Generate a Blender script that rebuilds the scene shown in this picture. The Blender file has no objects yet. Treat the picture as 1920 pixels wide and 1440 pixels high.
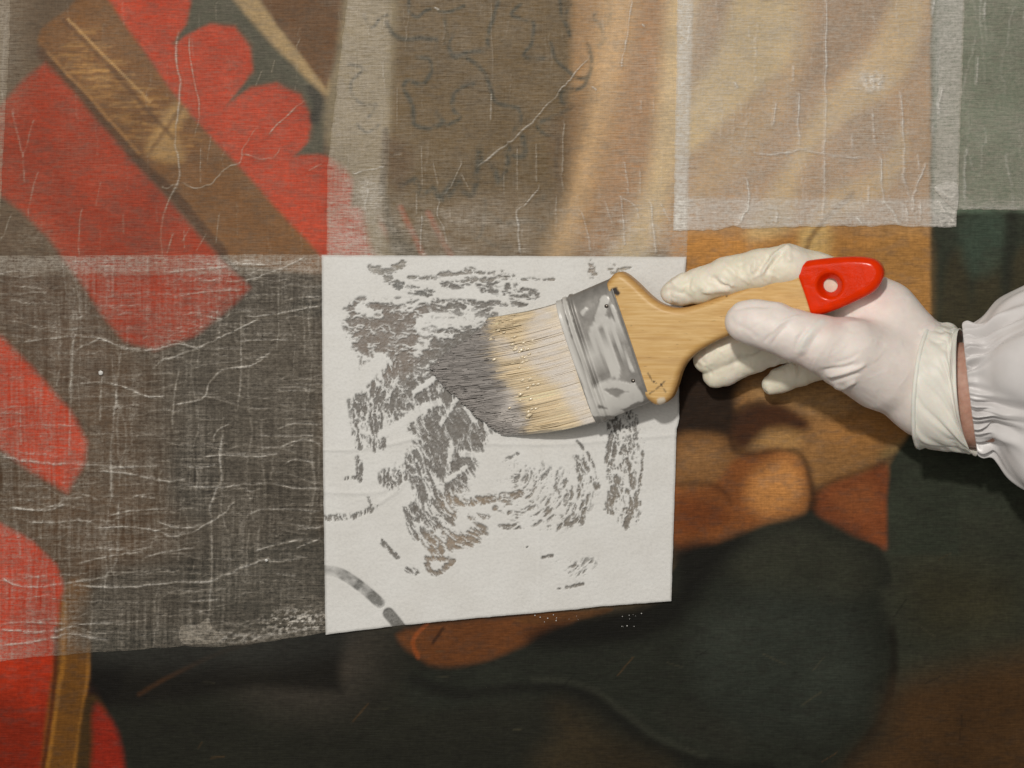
import bpy, math
import numpy as np
from mathutils import Vector

# ------------------------------------------------------------------ frame, camera, light
P = 0.00025                 # metres per unit; one unit on the canvas plane is 0.25 mm
DCAM = 4400.0               # camera height above the canvas, in units (1.1 m)
W0, H0 = 1920.0, 1440.0
sc = bpy.context.scene
COL = sc.collection

cam = bpy.data.cameras.new('camera')
cam.sensor_width = 36.0
cam.lens = 36.0 * DCAM / W0
cam.clip_start, cam.clip_end = 0.01, 50
cam_o = bpy.data.objects.new('camera', cam)
cam_o.location = (0, 0, DCAM * P)
COL.objects.link(cam_o)
sc.camera = cam_o
cam.dof.use_dof = True
cam.dof.focus_distance = (DCAM - 40) * P
cam.dof.aperture_fstop = 9.0

world = bpy.data.worlds.new('World')
sc.world = world
world.use_nodes = True
world.node_tree.nodes['Background'].inputs[0].default_value = (1.0, 0.95, 0.88, 1)
world.node_tree.nodes['Background'].inputs[1].default_value = 0.15

def lamp(name, loc, target, size, power, color):
    l = bpy.data.lights.new(name, 'AREA')
    l.shape = 'DISK'; l.size = size; l.energy = power; l.color = color
    o = bpy.data.objects.new(name, l)
    o.location = loc
    o.rotation_euler = (Vector(target) - Vector(loc)).to_track_quat('-Z', 'Y').to_euler()
    COL.objects.link(o)
    return o
lamp('studio_lamp', (-0.14, 0.45, 1.26), (-0.02, 0.02, 0), 0.07, 9.5, (1.0, 0.955, 0.89))
lamp('soft_fill', (-0.5, 0.3, 2.2), (0, 0, 0), 1.2, 9.0, (1.0, 0.96, 0.90))  # unseen broad fill from overhead, added to soften the shadows

sc.view_settings.view_transform = 'Standard'
sc.view_settings.look = 'None'
sc.view_settings.gamma = 1.0
sc.view_settings.exposure = 0.0
sc.render.engine = 'CYCLES'
sc.cycles.use_denoising = True
sc.cycles.use_adaptive_sampling = True
sc.cycles.adaptive_threshold = 0.015
sc.cycles.max_bounces = 4
sc.cycles.diffuse_bounces = 2
sc.cycles.glossy_bounces = 2
sc.cycles.transparent_max_bounces = 16

# ------------------------------------------------------------------ helpers
rng = np.random.default_rng(7)
def at(px, py, h=0.0):
    s = 1.0 - h / DCAM
    return np.array([(px - 960.0) * s, (720.0 - py) * s, h])
def to_px(v):
    s = 1.0 - v[..., 2] / DCAM
    return v[..., 0] / s + 960.0, 720.0 - v[..., 1] / s
def lin(c):
    c = np.asarray(c, float) / 255.0
    return np.where(c <= 0.04045, c / 12.92, ((c + 0.055) / 1.055) ** 2.4)
def alb(r, g, b):
    return np.clip(lin((r, g, b)) / 0.72, 0, 0.92)
def sstep(a, b, x):
    t = np.clip((x - a) / (b - a), 0, 1)
    return t * t * (3 - 2 * t)
def vnoise(x, y, seed):
    r = np.random.default_rng(seed).random((256, 256)).astype(np.float32)
    xi = np.floor(x).astype(int); yi = np.floor(y).astype(int)
    fx = x - xi; fy = y - yi
    fx = fx * fx * (3 - 2 * fx); fy = fy * fy * (3 - 2 * fy)
    a = r[xi & 255, yi & 255]; b = r[(xi + 1) & 255, yi & 255]
    c = r[xi & 255, (yi + 1) & 255]; d = r[(xi + 1) & 255, (yi + 1) & 255]
    return (a * (1 - fx) + b * fx) * (1 - fy) + (c * (1 - fx) + d * fx) * fy
def fbm(x, y, seed, octv=4, gain=0.55):
    s = 0; a = 1.0; t = 0
    for k in range(octv):
        s = s + a * vnoise(x * 2 ** k + 17.3 * k, y * 2 ** k + 5.1 * k, seed + k)
        t += a; a *= gain
    return s / t
def smooth_pts(pts, n=6, closed=False):
    p = np.asarray(pts, float)
    if len(p) < 3 and not closed: 
        return p
    out = []; m = len(p)
    rngk = range(m) if closed else range(m - 1)
    for i in rngk:
        if closed:
            a, b, c, d = p[(i - 1) % m], p[i], p[(i + 1) % m], p[(i + 2) % m]
        else:
            a, b, c, d = p[max(i - 1, 0)], p[i], p[i + 1], p[min(i + 2, m - 1)]
        for k in range(n):
            t = k / n
            out.append(0.5 * (2 * b + (c - a) * t + (2 * a - 5 * b + 4 * c - d) * t * t + (3 * b - a - 3 * c + d) * t ** 3))
    if not closed: out.append(p[-1])
    return np.array(out)
def dist_polyline(X, Y, pts):
    """distance and position along (0..1)"""
    best = np.full(X.shape, 1e9, np.float32); along = np.zeros(X.shape, np.float32)
    seg = np.hypot(*(pts[1:] - pts[:-1]).T); tot = max(seg.sum(), 1e-6); acc = 0
    for i in range(len(pts) - 1):
        ax, ay = pts[i]; bx, by = pts[i + 1]
        dx, dy = bx - ax, by - ay; L = dx * dx + dy * dy + 1e-9
        t = np.clip(((X - ax) * dx + (Y - ay) * dy) / L, 0, 1)
        d = np.hypot(X - ax - t * dx, Y - ay - t * dy)
        m = d < best
        best[m] = d[m]; along[m] = ((acc + t * seg[i]) / tot)[m]
        acc += seg[i]
    return best, along
def sdf_poly(X, Y, pts):
    d = np.full(X.shape, 1e18); s = np.ones(X.shape)
    n = len(pts)
    for i in range(n):
        ax, ay = pts[i]; bx, by = pts[i - 1]
        ex, ey = bx - ax, by - ay
        wx, wy = X - ax, Y - ay
        t = np.clip((wx * ex + wy * ey) / (ex * ex + ey * ey + 1e-12), 0, 1)
        d = np.minimum(d, (wx - ex * t) ** 2 + (wy - ey * t) ** 2)
        c1 = Y >= ay; c2 = Y < by; c3 = ex * wy > ey * wx
        flip = (c1 & c2 & c3) | (~c1 & ~c2 & ~c3)
        s = np.where(flip, -s, s)
    return s * np.sqrt(d)
def Z(ox, oy, sc_, pts):
    return [(ox + x / sc_, oy + y / sc_) for x, y in pts]

def mesh_obj(name, verts, faces, mat, parent=None, attrs=None, smooth=True, colors=None):
    """verts (n,3) in units; faces: list of arrays (quads (m,4) and/or tris (m,3))"""
    me = bpy.data.meshes.new(name)
    v = np.asarray(verts, np.float32) * P
    fs = [np.asarray(f, np.int32) for f in (faces if isinstance(faces, list) else [faces]) if len(f)]
    nf = sum(len(f) for f in fs); nl = sum(f.size for f in fs)
    me.vertices.add(len(v)); me.vertices.foreach_set('co', v.ravel())
    me.loops.add(nl); me.polygons.add(nf)
    me.loops.foreach_set('vertex_index', np.concatenate([f.ravel() for f in fs]))
    st = []; o = 0
    for f in fs:
        st.append(o + np.arange(len(f)) * f.shape[1]); o += f.size
    me.polygons.foreach_set('loop_start', np.concatenate(st).astype(np.int32))
    me.update(calc_edges=True)
    me.validate()
    me.polygons.foreach_set('use_smooth', np.full(len(me.polygons), smooth))
    for k, a in (attrs or {}).items():
        at_ = me.attributes.new(k, 'FLOAT', 'POINT'); at_.data.foreach_set('value', np.asarray(a, np.float32).ravel())
    for k, a in (colors or {}).items():
        a = np.asarray(a, np.float32).reshape(-1, 3)
        at_ = me.attributes.new(k, 'FLOAT_COLOR', 'POINT')
        at_.data.foreach_set('color', np.hstack([a, np.ones((len(a), 1), np.float32)]).ravel())
    me.materials.append(mat)
    o = bpy.data.objects.new(name, me)
    COL.objects.link(o)
    if parent is not None: o.parent = parent
    return o
def grid_faces(nr, nc, wrap=False):
    i = np.arange(nr - 1)[:, None]; j = np.arange(nc if wrap else nc - 1)[None, :]
    j2 = (j + 1) % nc
    return np.stack([i * nc + j, i * nc + j2, (i + 1) * nc + j2, (i + 1) * nc + j], -1).reshape(-1, 4)
def tag(o, label, cat, group=None, kind=None):
    o['label'] = label; o['category'] = cat
    if group: o['group'] = group
    if kind: o['kind'] = kind
    return o
def empty(name, loc):
    o = bpy.data.objects.new(name, None); o.empty_display_size = 0.02
    o.location = [c * P for c in loc]; COL.objects.link(o); return o
def adopt(child, root):
    child.parent = root
    child.matrix_parent_inverse.identity()
    child.location = [-c for c in root.location]
    return child

# ------------------------------------------------------------------ materials
class NT:
    def __init__(s, name):
        s.m = bpy.data.materials.new(name); s.m.use_nodes = True
        s.t = s.m.node_tree; s.n = s.t.nodes; s.b = s.n['Principled BSDF']; s.out = s.n['Material Output']
    def add(s, typ, **kw):
        n = s.n.new(typ)
        for k, v in kw.items(): setattr(n, k, v)
        return n
    def link(s, a, b): s.t.links.new(a, b)
    def attr(s, name):
        n = s.add('ShaderNodeAttribute'); n.attribute_name = name; return n
    def coords(s, scale, rot=(0, 0, 0)):
        tc = s.add('ShaderNodeTexCoord'); mp = s.add('ShaderNodeMapping')
        mp.inputs['Scale'].default_value = scale; mp.inputs['Rotation'].default_value = rot
        s.link(tc.outputs['Object'], mp.inputs[0]); return mp.outputs[0]
    def noise(s, vec, scale=1.0, detail=3.0, rough=0.55):
        n = s.add('ShaderNodeTexNoise'); n.inputs['Scale'].default_value = scale
        n.inputs['Detail'].default_value = detail; n.inputs['Roughness'].default_value = rough
        s.link(vec, n.inputs['Vector']); return n.outputs['Fac']
    def rng(s, v, a, b, c, d, clamp=True):
        n = s.add('ShaderNodeMapRange'); n.clamp = clamp
        for i, x in zip(range(1, 5), (a, b, c, d)): n.inputs[i].default_value = x
        s.link(v, n.inputs[0]); return n.outputs[0]
    def math(s, op, a, b=None):
        n = s.add('ShaderNodeMath', operation=op)
        for i, x in enumerate((a, b)):
            if x is None: continue
            if isinstance(x, (int, float)): n.inputs[i].default_value = x
            else: s.link(x, n.inputs[i])
        return n.outputs[0]
    def mix(s, fac, a, b, mode='MIX'):
        n = s.add('ShaderNodeMix', data_type='RGBA', blend_type=mode)
        for i, x in ((0, fac), (6, a), (7, b)):
            if isinstance(x, (int, float)): n.inputs[i].default_value = x
            elif isinstance(x, (tuple, list, np.ndarray)): n.inputs[i].default_value = tuple(x) + (1,) if len(x) == 3 else x
            else: s.link(x, n.inputs[i])
        return n.outputs[2]
    def bump(s, h, strength, dist):
        n = s.add('ShaderNodeBump'); n.inputs['Strength'].default_value = strength; n.inputs['Distance'].default_value = dist
        s.link(h, n.inputs['Height']); return n.outputs[0]
    def set(s, **kw):
        for k, v in kw.items():
            i = s.b.inputs[k.replace('_', ' ')]
            if isinstance(v, (int, float, tuple)): i.default_value = v
            else: s.link(v, i)

def m_painting():
    t = NT('painted_canvas')
    col = t.attr('Col').outputs['Color']
    st = t.noise(t.coords((130, 1600, 1)), 1.0, 3.0, 0.6)          # horizontal thread streaks
    sv = t.noise(t.coords((1300, 80, 1)), 1.0, 2.0, 0.6)
    wv = t.math('ADD', t.math('MULTIPLY', st, 0.80), t.math('MULTIPLY', sv, 0.20))
    big = t.noise(t.coords((22, 22, 1)), 1.0, 5.0, 0.6)
    spk = t.noise(t.coords((420, 600, 1)), 1.0, 4.0, 0.7)
    f = t.math('MULTIPLY', t.rng(wv, 0.3, 0.7, 0.74, 1.26), t.rng(big, 0.3, 0.7, 0.80, 1.20))
    f = t.math('MULTIPLY', f, t.rng(spk, 0.3, 0.7, 0.80, 1.20))
    vm = t.add('ShaderNodeVectorMath', operation='SCALE')
    t.link(col, vm.inputs[0]); t.link(f, vm.inputs['Scale'])
    t.set(Base_Color=vm.outputs[0], Roughness=0.5, Specular_IOR_Level=0.10)
    t.set(Normal=t.bump(wv, 0.35, 0.0003))
    return t.m

def m_tissue(name, warm, color=(0.74, 0.71, 0.66), contrast=0.6, hs=0.45, vs=0.3, sps=0.25):
    t = NT(name)
    d = t.attr('dens').outputs['Fac']
    st = t.noise(t.coords((110, 1700, 1)), 1.0, 3.0, 0.65)
    sv = t.noise(t.coords((1500, 60, 1)), 1.0, 3.0, 0.65)
    sp = t.noise(t.coords((500, 700, 1)), 1.0, 4.0, 0.7)
    w = t.math('ADD', t.math('ADD', t.math('MULTIPLY', st, hs), t.math('MULTIPLY', sv, vs)), t.math('MULTIPLY', sp, sps))
    f = t.rng(w, 0.36, 0.64, 1.0 - contrast, 1.0 + contrast, False)
    a = t.math('MULTIPLY', d, f)
    n = t.add('ShaderNodeClamp'); t.link(a, n.inputs[0])
    tr = t.add('ShaderNodeBsdfTransparent'); mx = t.add('ShaderNodeMixShader')
    t.set(Base_Color=t.mix(t.rng(d, 0.12, 0.45, 0, 1), warm, color), Roughness=0.36, Specular_IOR_Level=0.35)
    t.set(Normal=t.bump(w, 0.4, 0.00025))
    t.link(n.outputs[0], mx.inputs[0]); t.link(tr.outputs[0], mx.inputs[1]); t.link(t.b.outputs[0], mx.inputs[2])
    t.link(mx.outputs[0], t.out.inputs['Surface'])
    return t.m

def m_white_tissue():
    t = NT('dry_and_wet_tissue')
    d = t.attr('dens').outputs['Fac']
    fib = t.noise(t.coords((700, 900, 1)), 1.0, 4.0, 0.65)
    big = t.noise(t.coords((60, 60, 1)), 1.0, 3.0, 0.5)
    c = t.mix(t.rng(big, 0.35, 0.65, 0, 1), (0.755, 0.745, 0.715), (0.795, 0.79, 0.765))
    tr = t.add('ShaderNodeBsdfTransparent'); mx = t.add('ShaderNodeMixShader')
    n = t.add('ShaderNodeClamp')
    t.link(t.math('MULTIPLY', d, t.rng(fib, 0.3, 0.7, 0.93, 1.08)), n.inputs[0])
    t.set(Base_Color=c, Roughness=t.rng(d, 0.35, 0.8, 0.22, 0.65), Specular_IOR_Level=0.3, Normal=t.bump(fib, 0.35, 0.0004))
    t.link(n.outputs[0], mx.inputs[0]); t.link(tr.outputs[0], mx.inputs[1]); t.link(t.b.outputs[0], mx.inputs[2])
    t.link(mx.outputs[0], t.out.inputs['Surface'])
    return t.m

def m_wood():
    t = NT('varnished_beech')
    vec = t.coords((40, 1100, 300), (0, 0, math.radians(-26)))
    g = t.noise(vec, 1.0, 4.0, 0.6)
    g2 = t.noise(t.coords((30, 300, 120), (0, 0, math.radians(-30))), 1.0, 3.0, 0.5)
    sp = t.noise(t.coords((200, 1300, 420), (0, 0, math.radians(-26))), 1.0, 2.0, 0.5)
    c = t.mix(t.rng(g, 0.35, 0.68, 0, 1), (0.64, 0.385, 0.13), (0.78, 0.53, 0.235))
    c = t.mix(t.rng(g2, 0.5, 0.72, 0, 0.45), c, (0.47, 0.26, 0.09))
    c = t.mix(t.rng(sp, 0.68, 0.78, 0, 0.6), c, (0.26, 0.14, 0.05))
    c = t.mix(t.attr('edge').outputs['Fac'], c, (0.45, 0.22, 0.06))
    c = t.mix(t.attr('mark').outputs['Fac'], c, (0.03, 0.02, 0.015))
    c = t.mix(t.attr('worn').outputs['Fac'], c, (0.78, 0.72, 0.60))
    t.set(Base_Color=c, Roughness=0.4, Specular_IOR_Level=0.3, Normal=t.bump(g, 0.15, 0.0004))
    return t.m

def m_simple(name, color, rough, spec=0.5, noise_scale=300, var=0.12, bump=0.0, **kw):
    t = NT(name)
    n = t.noise(t.coords((noise_scale,) * 3), 1.0, 3.0, 0.55)
    c0 = tuple(np.array(color) * (1 - var)); c1 = tuple(np.minimum(np.array(color) * (1 + var), 0.95))
    t.set(Base_Color=t.mix(t.rng(n, 0.35, 0.65, 0, 1), c0, c1), Roughness=rough, Specular_IOR_Level=spec, **kw)
    if bump: t.set(Normal=t.bump(n, 0.5, bump))
    return t.m

def m_ferrule():
    t = NT('galvanised_metal_with_glue')
    g = t.attr('glue').outputs['Fac']
    n = t.noise(t.coords((260, 260, 260)), 1.0, 4.0, 0.6)
    metal = t.mix(t.rng(n, 0.3, 0.7, 0, 1), (0.19, 0.18, 0.165), (0.27, 0.255, 0.235))
    t.set(Base_Color=t.mix(g, metal, (0.60, 0.585, 0.55)), Metallic=t.rng(g, 0, 1, 0.3, 0.0),
          Roughness=t.rng(g, 0, 1, 0.42, 0.32), Specular_IOR_Level=0.5, Normal=t.bump(n, 0.2, 0.0003))
    return t.m

def m_bristle():
    t = NT('hog_bristle')
    c = t.attr('Col').outputs['Color']
    t.set(Base_Color=c, Roughness=0.30, Specular_IOR_Level=0.5, Coat_Weight=0.5, Coat_Roughness=0.12)
    return t.m

def m_glove():
    t = NT('latex_glove')
    c = t.attr('Col').outputs['Color']
    n = t.noise(t.coords((150, 150, 150)), 1.0, 4.0, 0.6)
    vm = t.add('ShaderNodeVectorMath', operation='SCALE')
    t.link(c, vm.inputs[0]); t.link(t.rng(n, 0.3, 0.7, 0.95, 1.04), vm.inputs['Scale'])
    fine = t.noise(t.coords((900, 900, 900)), 1.0, 3.0, 0.6)
    t.set(Base_Color=vm.outputs[0], Roughness=0.46, Specular_IOR_Level=0.35, Subsurface_Weight=0.18,
          Subsurface_Radius=(0.004, 0.002, 0.0013), Subsurface_Scale=0.5,
          Normal=t.bump(t.math('ADD', t.math('MULTIPLY', n, 0.7), t.math('MULTIPLY', fine, 0.3)), 0.25, 0.0007))
    return t.m

def m_sleeve():
    t = NT('white_satin_coat')
    n = t.noise(t.coords((1800, 1800, 1800)), 1.0, 2.0, 0.6)
    b = t.noise(t.coords((70, 70, 70)), 1.0, 3.0, 0.5)
    t.set(Base_Color=t.mix(t.rng(b, 0.35, 0.65, 0, 1), (0.70, 0.675, 0.665), (0.76, 0.735, 0.73)), Roughness=0.30,
          Specular_IOR_Level=0.5, Sheen_Weight=0.15, Normal=t.bump(n, 0.15, 0.0002))
    return t.m

M_PAINT = m_painting()
M_WHITE = m_white_tissue()
M_WOOD = m_wood()
M_FERR = m_ferrule()
M_BRIS = m_bristle()
M_GLOVE = m_glove()
M_SLEEVE = m_sleeve()

# ------------------------------------------------------------------ the painting
st = 3.0
gx = np.arange(-210, 2131, st); gy = np.arange(-210, 1651, st)
PX, PY = np.meshgrid(gx, gy)
WX = PX + 5 * (fbm(PX / 45, PY / 45, 11, 3) - 0.5); WY = PY + 5 * (fbm(PX / 45 + 90, PY / 45, 12, 3) - 0.5)
C = np.zeros(PX.shape + (3,))
C[:] = alb(31, 31, 24)
def blend(mask, col):
    global C
    C = C * (1 - mask[..., None]) + np.asarray(col)[None, None, :] * mask[..., None]
def box(pts, pad):
    p = np.asarray(pts); x0, y0 = p.min(0) - pad; x1, y1 = p.max(0) + pad
    i0 = max(int((y0 + 210) // st), 0); i1 = min(int((y1 + 210) // st) + 2, PX.shape[0])
    j0 = max(int((x0 + 210) // st), 0); j1 = min(int((x1 + 210) // st) + 2, PX.shape[1])
    return slice(i0, max(i1, i0)), slice(j0, max(j1, j0))
def poly(pts, col, soft=4, op=1.0, smooth=True):
    p = smooth_pts(pts, 5, True) if smooth else np.asarray(pts, float)
    b = box(p, soft * 2 + 10)
    if C[b].size == 0: return
    d = sdf_poly(WX[b], WY[b], p)
    m = (op * sstep(soft, -soft, d))[..., None]
    C[b] = C[b] * (1 - m) + alb(*col)[None, None, :] * m
def stroke(pts, col, w, op=1.0, soft=0.5, wob=0.0):
    p = smooth_pts(pts, 6)
    b = box(p, w * 3 + 10)
    if C[b].size == 0: return
    d, a = dist_polyline(WX[b], WY[b], p)
    if wob: op = op * np.clip((fbm(PX[b] / 11, PY[b] / 11, 31, 3) - 0.26) * 3.6 * wob, 0.3, 1)
    m = (np.clip(op, 0, 1) * sstep(w * (1 + soft), w * (1 - soft), d))[..., None]
    C[b] = C[b] * (1 - m) + alb(*col)[None, None, :] * m

# grounds
poly([(-260, -260), (700, -260), (700, 560), (-260, 560)], (82, 66, 50), 6, smooth=False)
poly([(-260, 470), (640, 470), (640, 1260), (-260, 1260)], (72, 53, 36), 30, smooth=False)
poly([(330, 560), (700, 520), (700, 1260), (420, 1260), (300, 900)], (54, 49, 42), 80)
poly([(640, -260), (1400, -260), (1400, 520), (640, 520)], (88, 69, 40), 8, smooth=False)
poly([(1080, -260), (1760, -260), (1750, 700), (1060, 700)], (160, 122, 80), 14, smooth=False)
poly([(600, 470), (1290, 470), (1270, 1130), (600, 1180)], (68, 56, 42), 20, smooth=False)
poly([(640, 560), (790, 560), (800, 660), (720, 720), (640, 690)], (92, 70, 50), 24, 0.8)
poly([(690, 495), (780, 500), (800, 560), (720, 560)], (40, 42, 36), 16, 0.8)
poly([(840, 930), (1010, 915), (1010, 960), (900, 990), (850, 970)], (140, 112, 76), 18, 0.9)
poly([(800, 1000), (905, 990), (900, 1040), (840, 1080), (790, 1060)], (132, 104, 68), 18, 0.9)
poly([(940, 930), (1260, 860), (1250, 1120), (940, 1110)], (104, 88, 64), 40, 0.7)
poly([(600, 1050), (700, 1060), (780, 1160), (620, 1170)], (52, 54, 48), 18, 0.8)
poly([(1255, 440), (1745, 440), (1745, 900), (1255, 900)], (166, 118, 62), 14, smooth=False)
poly([(1745, -260), (2400, -260), (2400, 1000), (1745, 1000)], (46, 50, 40), 5, smooth=False)
poly([(1640, 960), (2400, 960), (2400, 1300), (1660, 1300)], (46, 48, 38), 30, smooth=False)
poly([(1748, -260), (2400, -260), (2400, 400), (1748, 400)], (84, 98, 82), 5, smooth=False)
# left costume
poly([(75, 100), (130, 15), (190, -20), (330, 180), (480, 345), (640, 500), (470, 500), (415, 470), (270, 315)], (106, 70, 36), 5)
for k in range(150):       # gold hatching on the strap
    a = rng.uniform(0, 1); q = np.array([118, 75]) * (1 - a) + np.array([330, 290]) * a + rng.uniform(-42, 42) * np.array([0.75, -0.66])
    stroke([q, q + (rng.uniform(18, 46), rng.uniform(-4, 4))], (176, 134, 76), rng.uniform(1.4, 2.6), rng.uniform(0.08, 0.30), 0.9)
poly([(275, 275), (325, 195), (372, 195), (330, 245), (345, 300), (300, 300)], (158, 124, 76), 10, 0.8)
stroke([(283, 282), (318, 232), (350, 190)], (80, 46, 24), 4, 0.5, 0.9)
stroke([(120, 40), (200, 120), (270, 200), (325, 258)], (72, 44, 26), 4, 0.6, 0.9)
stroke([(128, 36), (210, 118), (280, 192)], (176, 140, 90), 2.2, 0.6)
stroke([(75, 98), (160, 190), (270, 312), (330, 370), (420, 475)], (66, 40, 24), 9, 0.8)
stroke([(90, 100), (180, 196), (262, 288)], (150, 108, 60), 3, 0.5)
poly([(-260, 300), (0, 200), (45, 150), (85, 120), (112, 146), (180, 225), (275, 332), (345, 410), (410, 482), (470, 540),
      (435, 575), (365, 630), (290, 655), (235, 640), (190, 590), (150, 525), (90, 450), (40, 395), (0, 365), (-260, 330)], (140, 42, 15), 8, smooth=False)
poly([(205, 0), (180, -40), (350, -60), (358, 0), (350, 45), (324, 82), (345, 68), (395, 45), (440, 50), (470, 88), (474, 130), (448, 172), (426, 196),
      (470, 165), (520, 156), (562, 178), (583, 225), (576, 268), (550, 293), (592, 288), (640, 300), (664, 338), (656, 388), (700, 396), (724, 430),
      (736, 485), (610, 490), (540, 415), (480, 347), (400, 262), (330, 180), (262, 85)], (164, 50, 22), 6, smooth=False)
poly([(366, -30), (420, -30), (500, 62), (585, 145), (612, 200), (606, 290), (560, 287), (585, 262), (590, 222), (566, 172), (520, 150), (470, 160), (436, 186),
      (478, 138), (476, 82), (444, 44), (395, 40), (330, 78), (354, 44)], (66, 66, 54), 5, smooth=False)
stroke([(584, 170), (598, 200), (590, 225)], (34, 36, 32), 11, 0.9)
poly([(418, -30), (462, -30), (540, 70), (612, 140), (620, 178), (596, 168), (500, 70)], (150, 126, 88), 7)
poly([(462, -40), (660, -40), (640, 80), (612, 168), (545, 78)], (88, 58, 30), 5, smooth=False)
poly([(655, -40), (740, -40), (735, 180), (722, 330), (716, 420), (770, 500), (700, 480), (664, 340), (625, 300), (606, 220), (630, 120)], (120, 108, 84), 12)
stroke([(722, 245), (722, 300), (718, 360)], (44, 40, 32), 7, 0.7)
poly([(720, 350), (740, 420), (800, 500), (750, 500), (724, 440)], (64, 62, 52), 10, 0.8)
for s in ([(752, 390), (775, 440), (800, 490)], [(802, 400), (830, 450), (850, 490)]): stroke(s, (150, 66, 36), 5, 0.7, 0.8)
# patterned brocade: dark scrolls
Zb = lambda p: Z(600, 0, 2.743, p)
for p, w in [([(455, 0), (460, 60), (500, 90), (560, 50), (650, 60), (740, 30)], 4), ([(345, 115), (380, 175), (440, 200), (520, 195), (600, 205)], 5),
          ([(225, 80), (270, 140), (310, 90), (350, 75)], 3.5), ([(920, 0), (890, 90), (860, 180), (855, 250), (770, 265), (690, 290), (660, 230), (680, 180)], 4.5),
          ([(690, 285), (760, 300), (820, 340), (860, 400), (880, 460), (900, 520), (960, 545), (1020, 560), (1030, 620), (1000, 670)], 4.5),
          ([(1030, 20), (985, 75), (1050, 100), (1100, 120), (1090, 220), (1050, 290), (1150, 300)], 4), ([(1235, 0), (1240, 80), (1270, 130), (1285, 180), (1260, 100), (1290, 20)], 4),
          ([(1480, 0), (1500, 60), (1470, 125), (1420, 110), (1410, 70)], 4), ([(1185, 220), (1210, 300), (1270, 360), (1330, 400), (1380, 400)], 4),
          ([(1380, 230), (1400, 330), (1360, 440), (1300, 460), (1240, 470), (1250, 530), (1300, 545), (1220, 590), (1120, 640), (1160, 690), (1230, 700)], 4.5),
          ([(1230, 700), (1215, 800), (1220, 900), (1240, 980), (1220, 1040)], 5), ([(500, 290), (560, 310), (570, 370), (530, 430), (450, 415), (430, 450), (460, 510), (480, 560), (485, 640), (560, 660), (620, 640)], 5),
          ([(790, 430), (720, 450), (685, 510), (690, 570), (720, 610), (650, 640), (600, 580)], 4.5), ([(420, 960), (490, 925), (520, 1000), (580, 970), (620, 1015), (700, 920), (730, 980), (790, 990), (820, 760), (830, 830)], 6),
          ([(870, 830), (900, 880), (930, 940), (965, 850), (960, 750), (1000, 800), (1050, 790), (1040, 700)], 6), ([(840, 1030), (870, 1100), (950, 1150), (1060, 1140), (1150, 1160)], 6),
          ([(1120, 1040), (1140, 1020)], 9), ([(150, 330), (220, 350), (160, 420), (170, 500), (230, 540), (290, 540), (250, 600)], 3.5), ([(1440, 140), (1470, 200), (1440, 230)], 4),
          ([(190, 640), (240, 680), (300, 640)], 3), ([(640, 90), (650, 160), (640, 220)], 4), ([(600, 1000), (640, 1030), (700, 960)], 6), ([(840, 1100), (830, 1200), (800, 1230)], 4),
          ([(1190, 1100), (1210, 1140)], 5), ([(850, 1230), (900, 1260), (980, 1270)], 4)]:
    stroke(Zb(p), (34, 40, 34), w * 0.85, 0.95, 0.9, 1.2)
poly(Zb([(700, 1030), (1300, 1010), (1260, 1330), (600, 1340)]), (110, 92, 72), 25, 0.45)
poly(Zb([(330, 700), (480, 800), (420, 1000), (350, 900)]), (72, 48, 28), 14, 0.6)
poly(Zb([(1180, 650), (1400, 480), (1330, 900), (1240, 1250), (1200, 900)]), (92, 66, 40), 16, 0.6)
# drapery folds, upper right
poly([(1140, -60), (1210, -60), (1150, 180), (1110, 330), (1060, 500), (1020, 490), (1080, 320), (1110, 150)], (201, 167, 122), 26, 0.7)
poly([(1210, -60), (1270, -60), (1262, 220), (1200, 360), (1130, 500), (1090, 480), (1160, 240)], (150, 111, 78), 26, 0.65)
poly([(1262, -60), (1330, -60), (1300, 180), (1260, 360), (1200, 500), (1130, 510), (1215, 330)], (210, 189, 146), 22, 0.7)
poly([(1330, -60), (1410, -60), (1340, 140), (1290, 220), (1295, 60)], (137, 104, 70), 16, 0.7)
poly([(1400, -60), (1490, -60), (1500, 90), (1400, 190), (1290, 290), (1290, 190), (1345, 90)], (199, 175, 122), 20, 0.75)
poly([(1490, -60), (1530, -60), (1510, 120), (1440, 260), (1300, 390), (1320, 290), (1470, 130)], (180, 147, 99), 18, 0.6)
poly([(1545, -60), (1690, -60), (1640, 60), (1540, 150), (1480, 190), (1540, 60)], (128, 95, 64), 20, 0.7)
poly([(1700, -60), (1740, -60), (1720, 90), (1660, 180), (1560, 250), (1500, 330), (1480, 430), (1400, 440), (1480, 300), (1540, 190), (1640, 80)], (197, 170, 120), 18, 0.7)
poly([(1600, 220), (1650, 190), (1660, 260), (1600, 300), (1550, 350), (1560, 270)], (146, 113, 78), 14, 0.6)
poly([(1560, 360), (1650, 310), (1690, 240), (1700, 300), (1640, 380), (1560, 420), (1530, 480), (1490, 490), (1520, 410)], (188, 157, 103), 13, 0.7)
poly([(1500, 430), (1560, 430), (1560, 470), (1530, 520), (1505, 470)], (184, 155, 99), 12, 0.7)
stroke([(1505, 505), (1515, 460), (1545, 415), (1600, 365)], (98, 68, 37), 5, 0.6, 0.9)
poly([(1560, 430), (1620, 425), (1640, 600), (1580, 600)], (133, 95, 50), 22, 0.6)
poly([(1640, 430), (1735, 430), (1735, 640), (1660, 640)], (150, 111, 62), 22, 0.6)
# dark bay behind the fingers, right background
for x in (1775, 1835, 1895):
    poly([(x, 500), (x + 34, 470), (x + 44, 640), (x - 14, 640)], (62, 54, 36), 12, 0.6)
poly([(1800, 420), (1880, 400), (1870, 500), (1820, 510)], (62, 76, 64), 18, 0.7)
stroke([(1900, 400), (1880, 640)], (34, 36, 30), 10, 0.6, 0.9)
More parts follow.
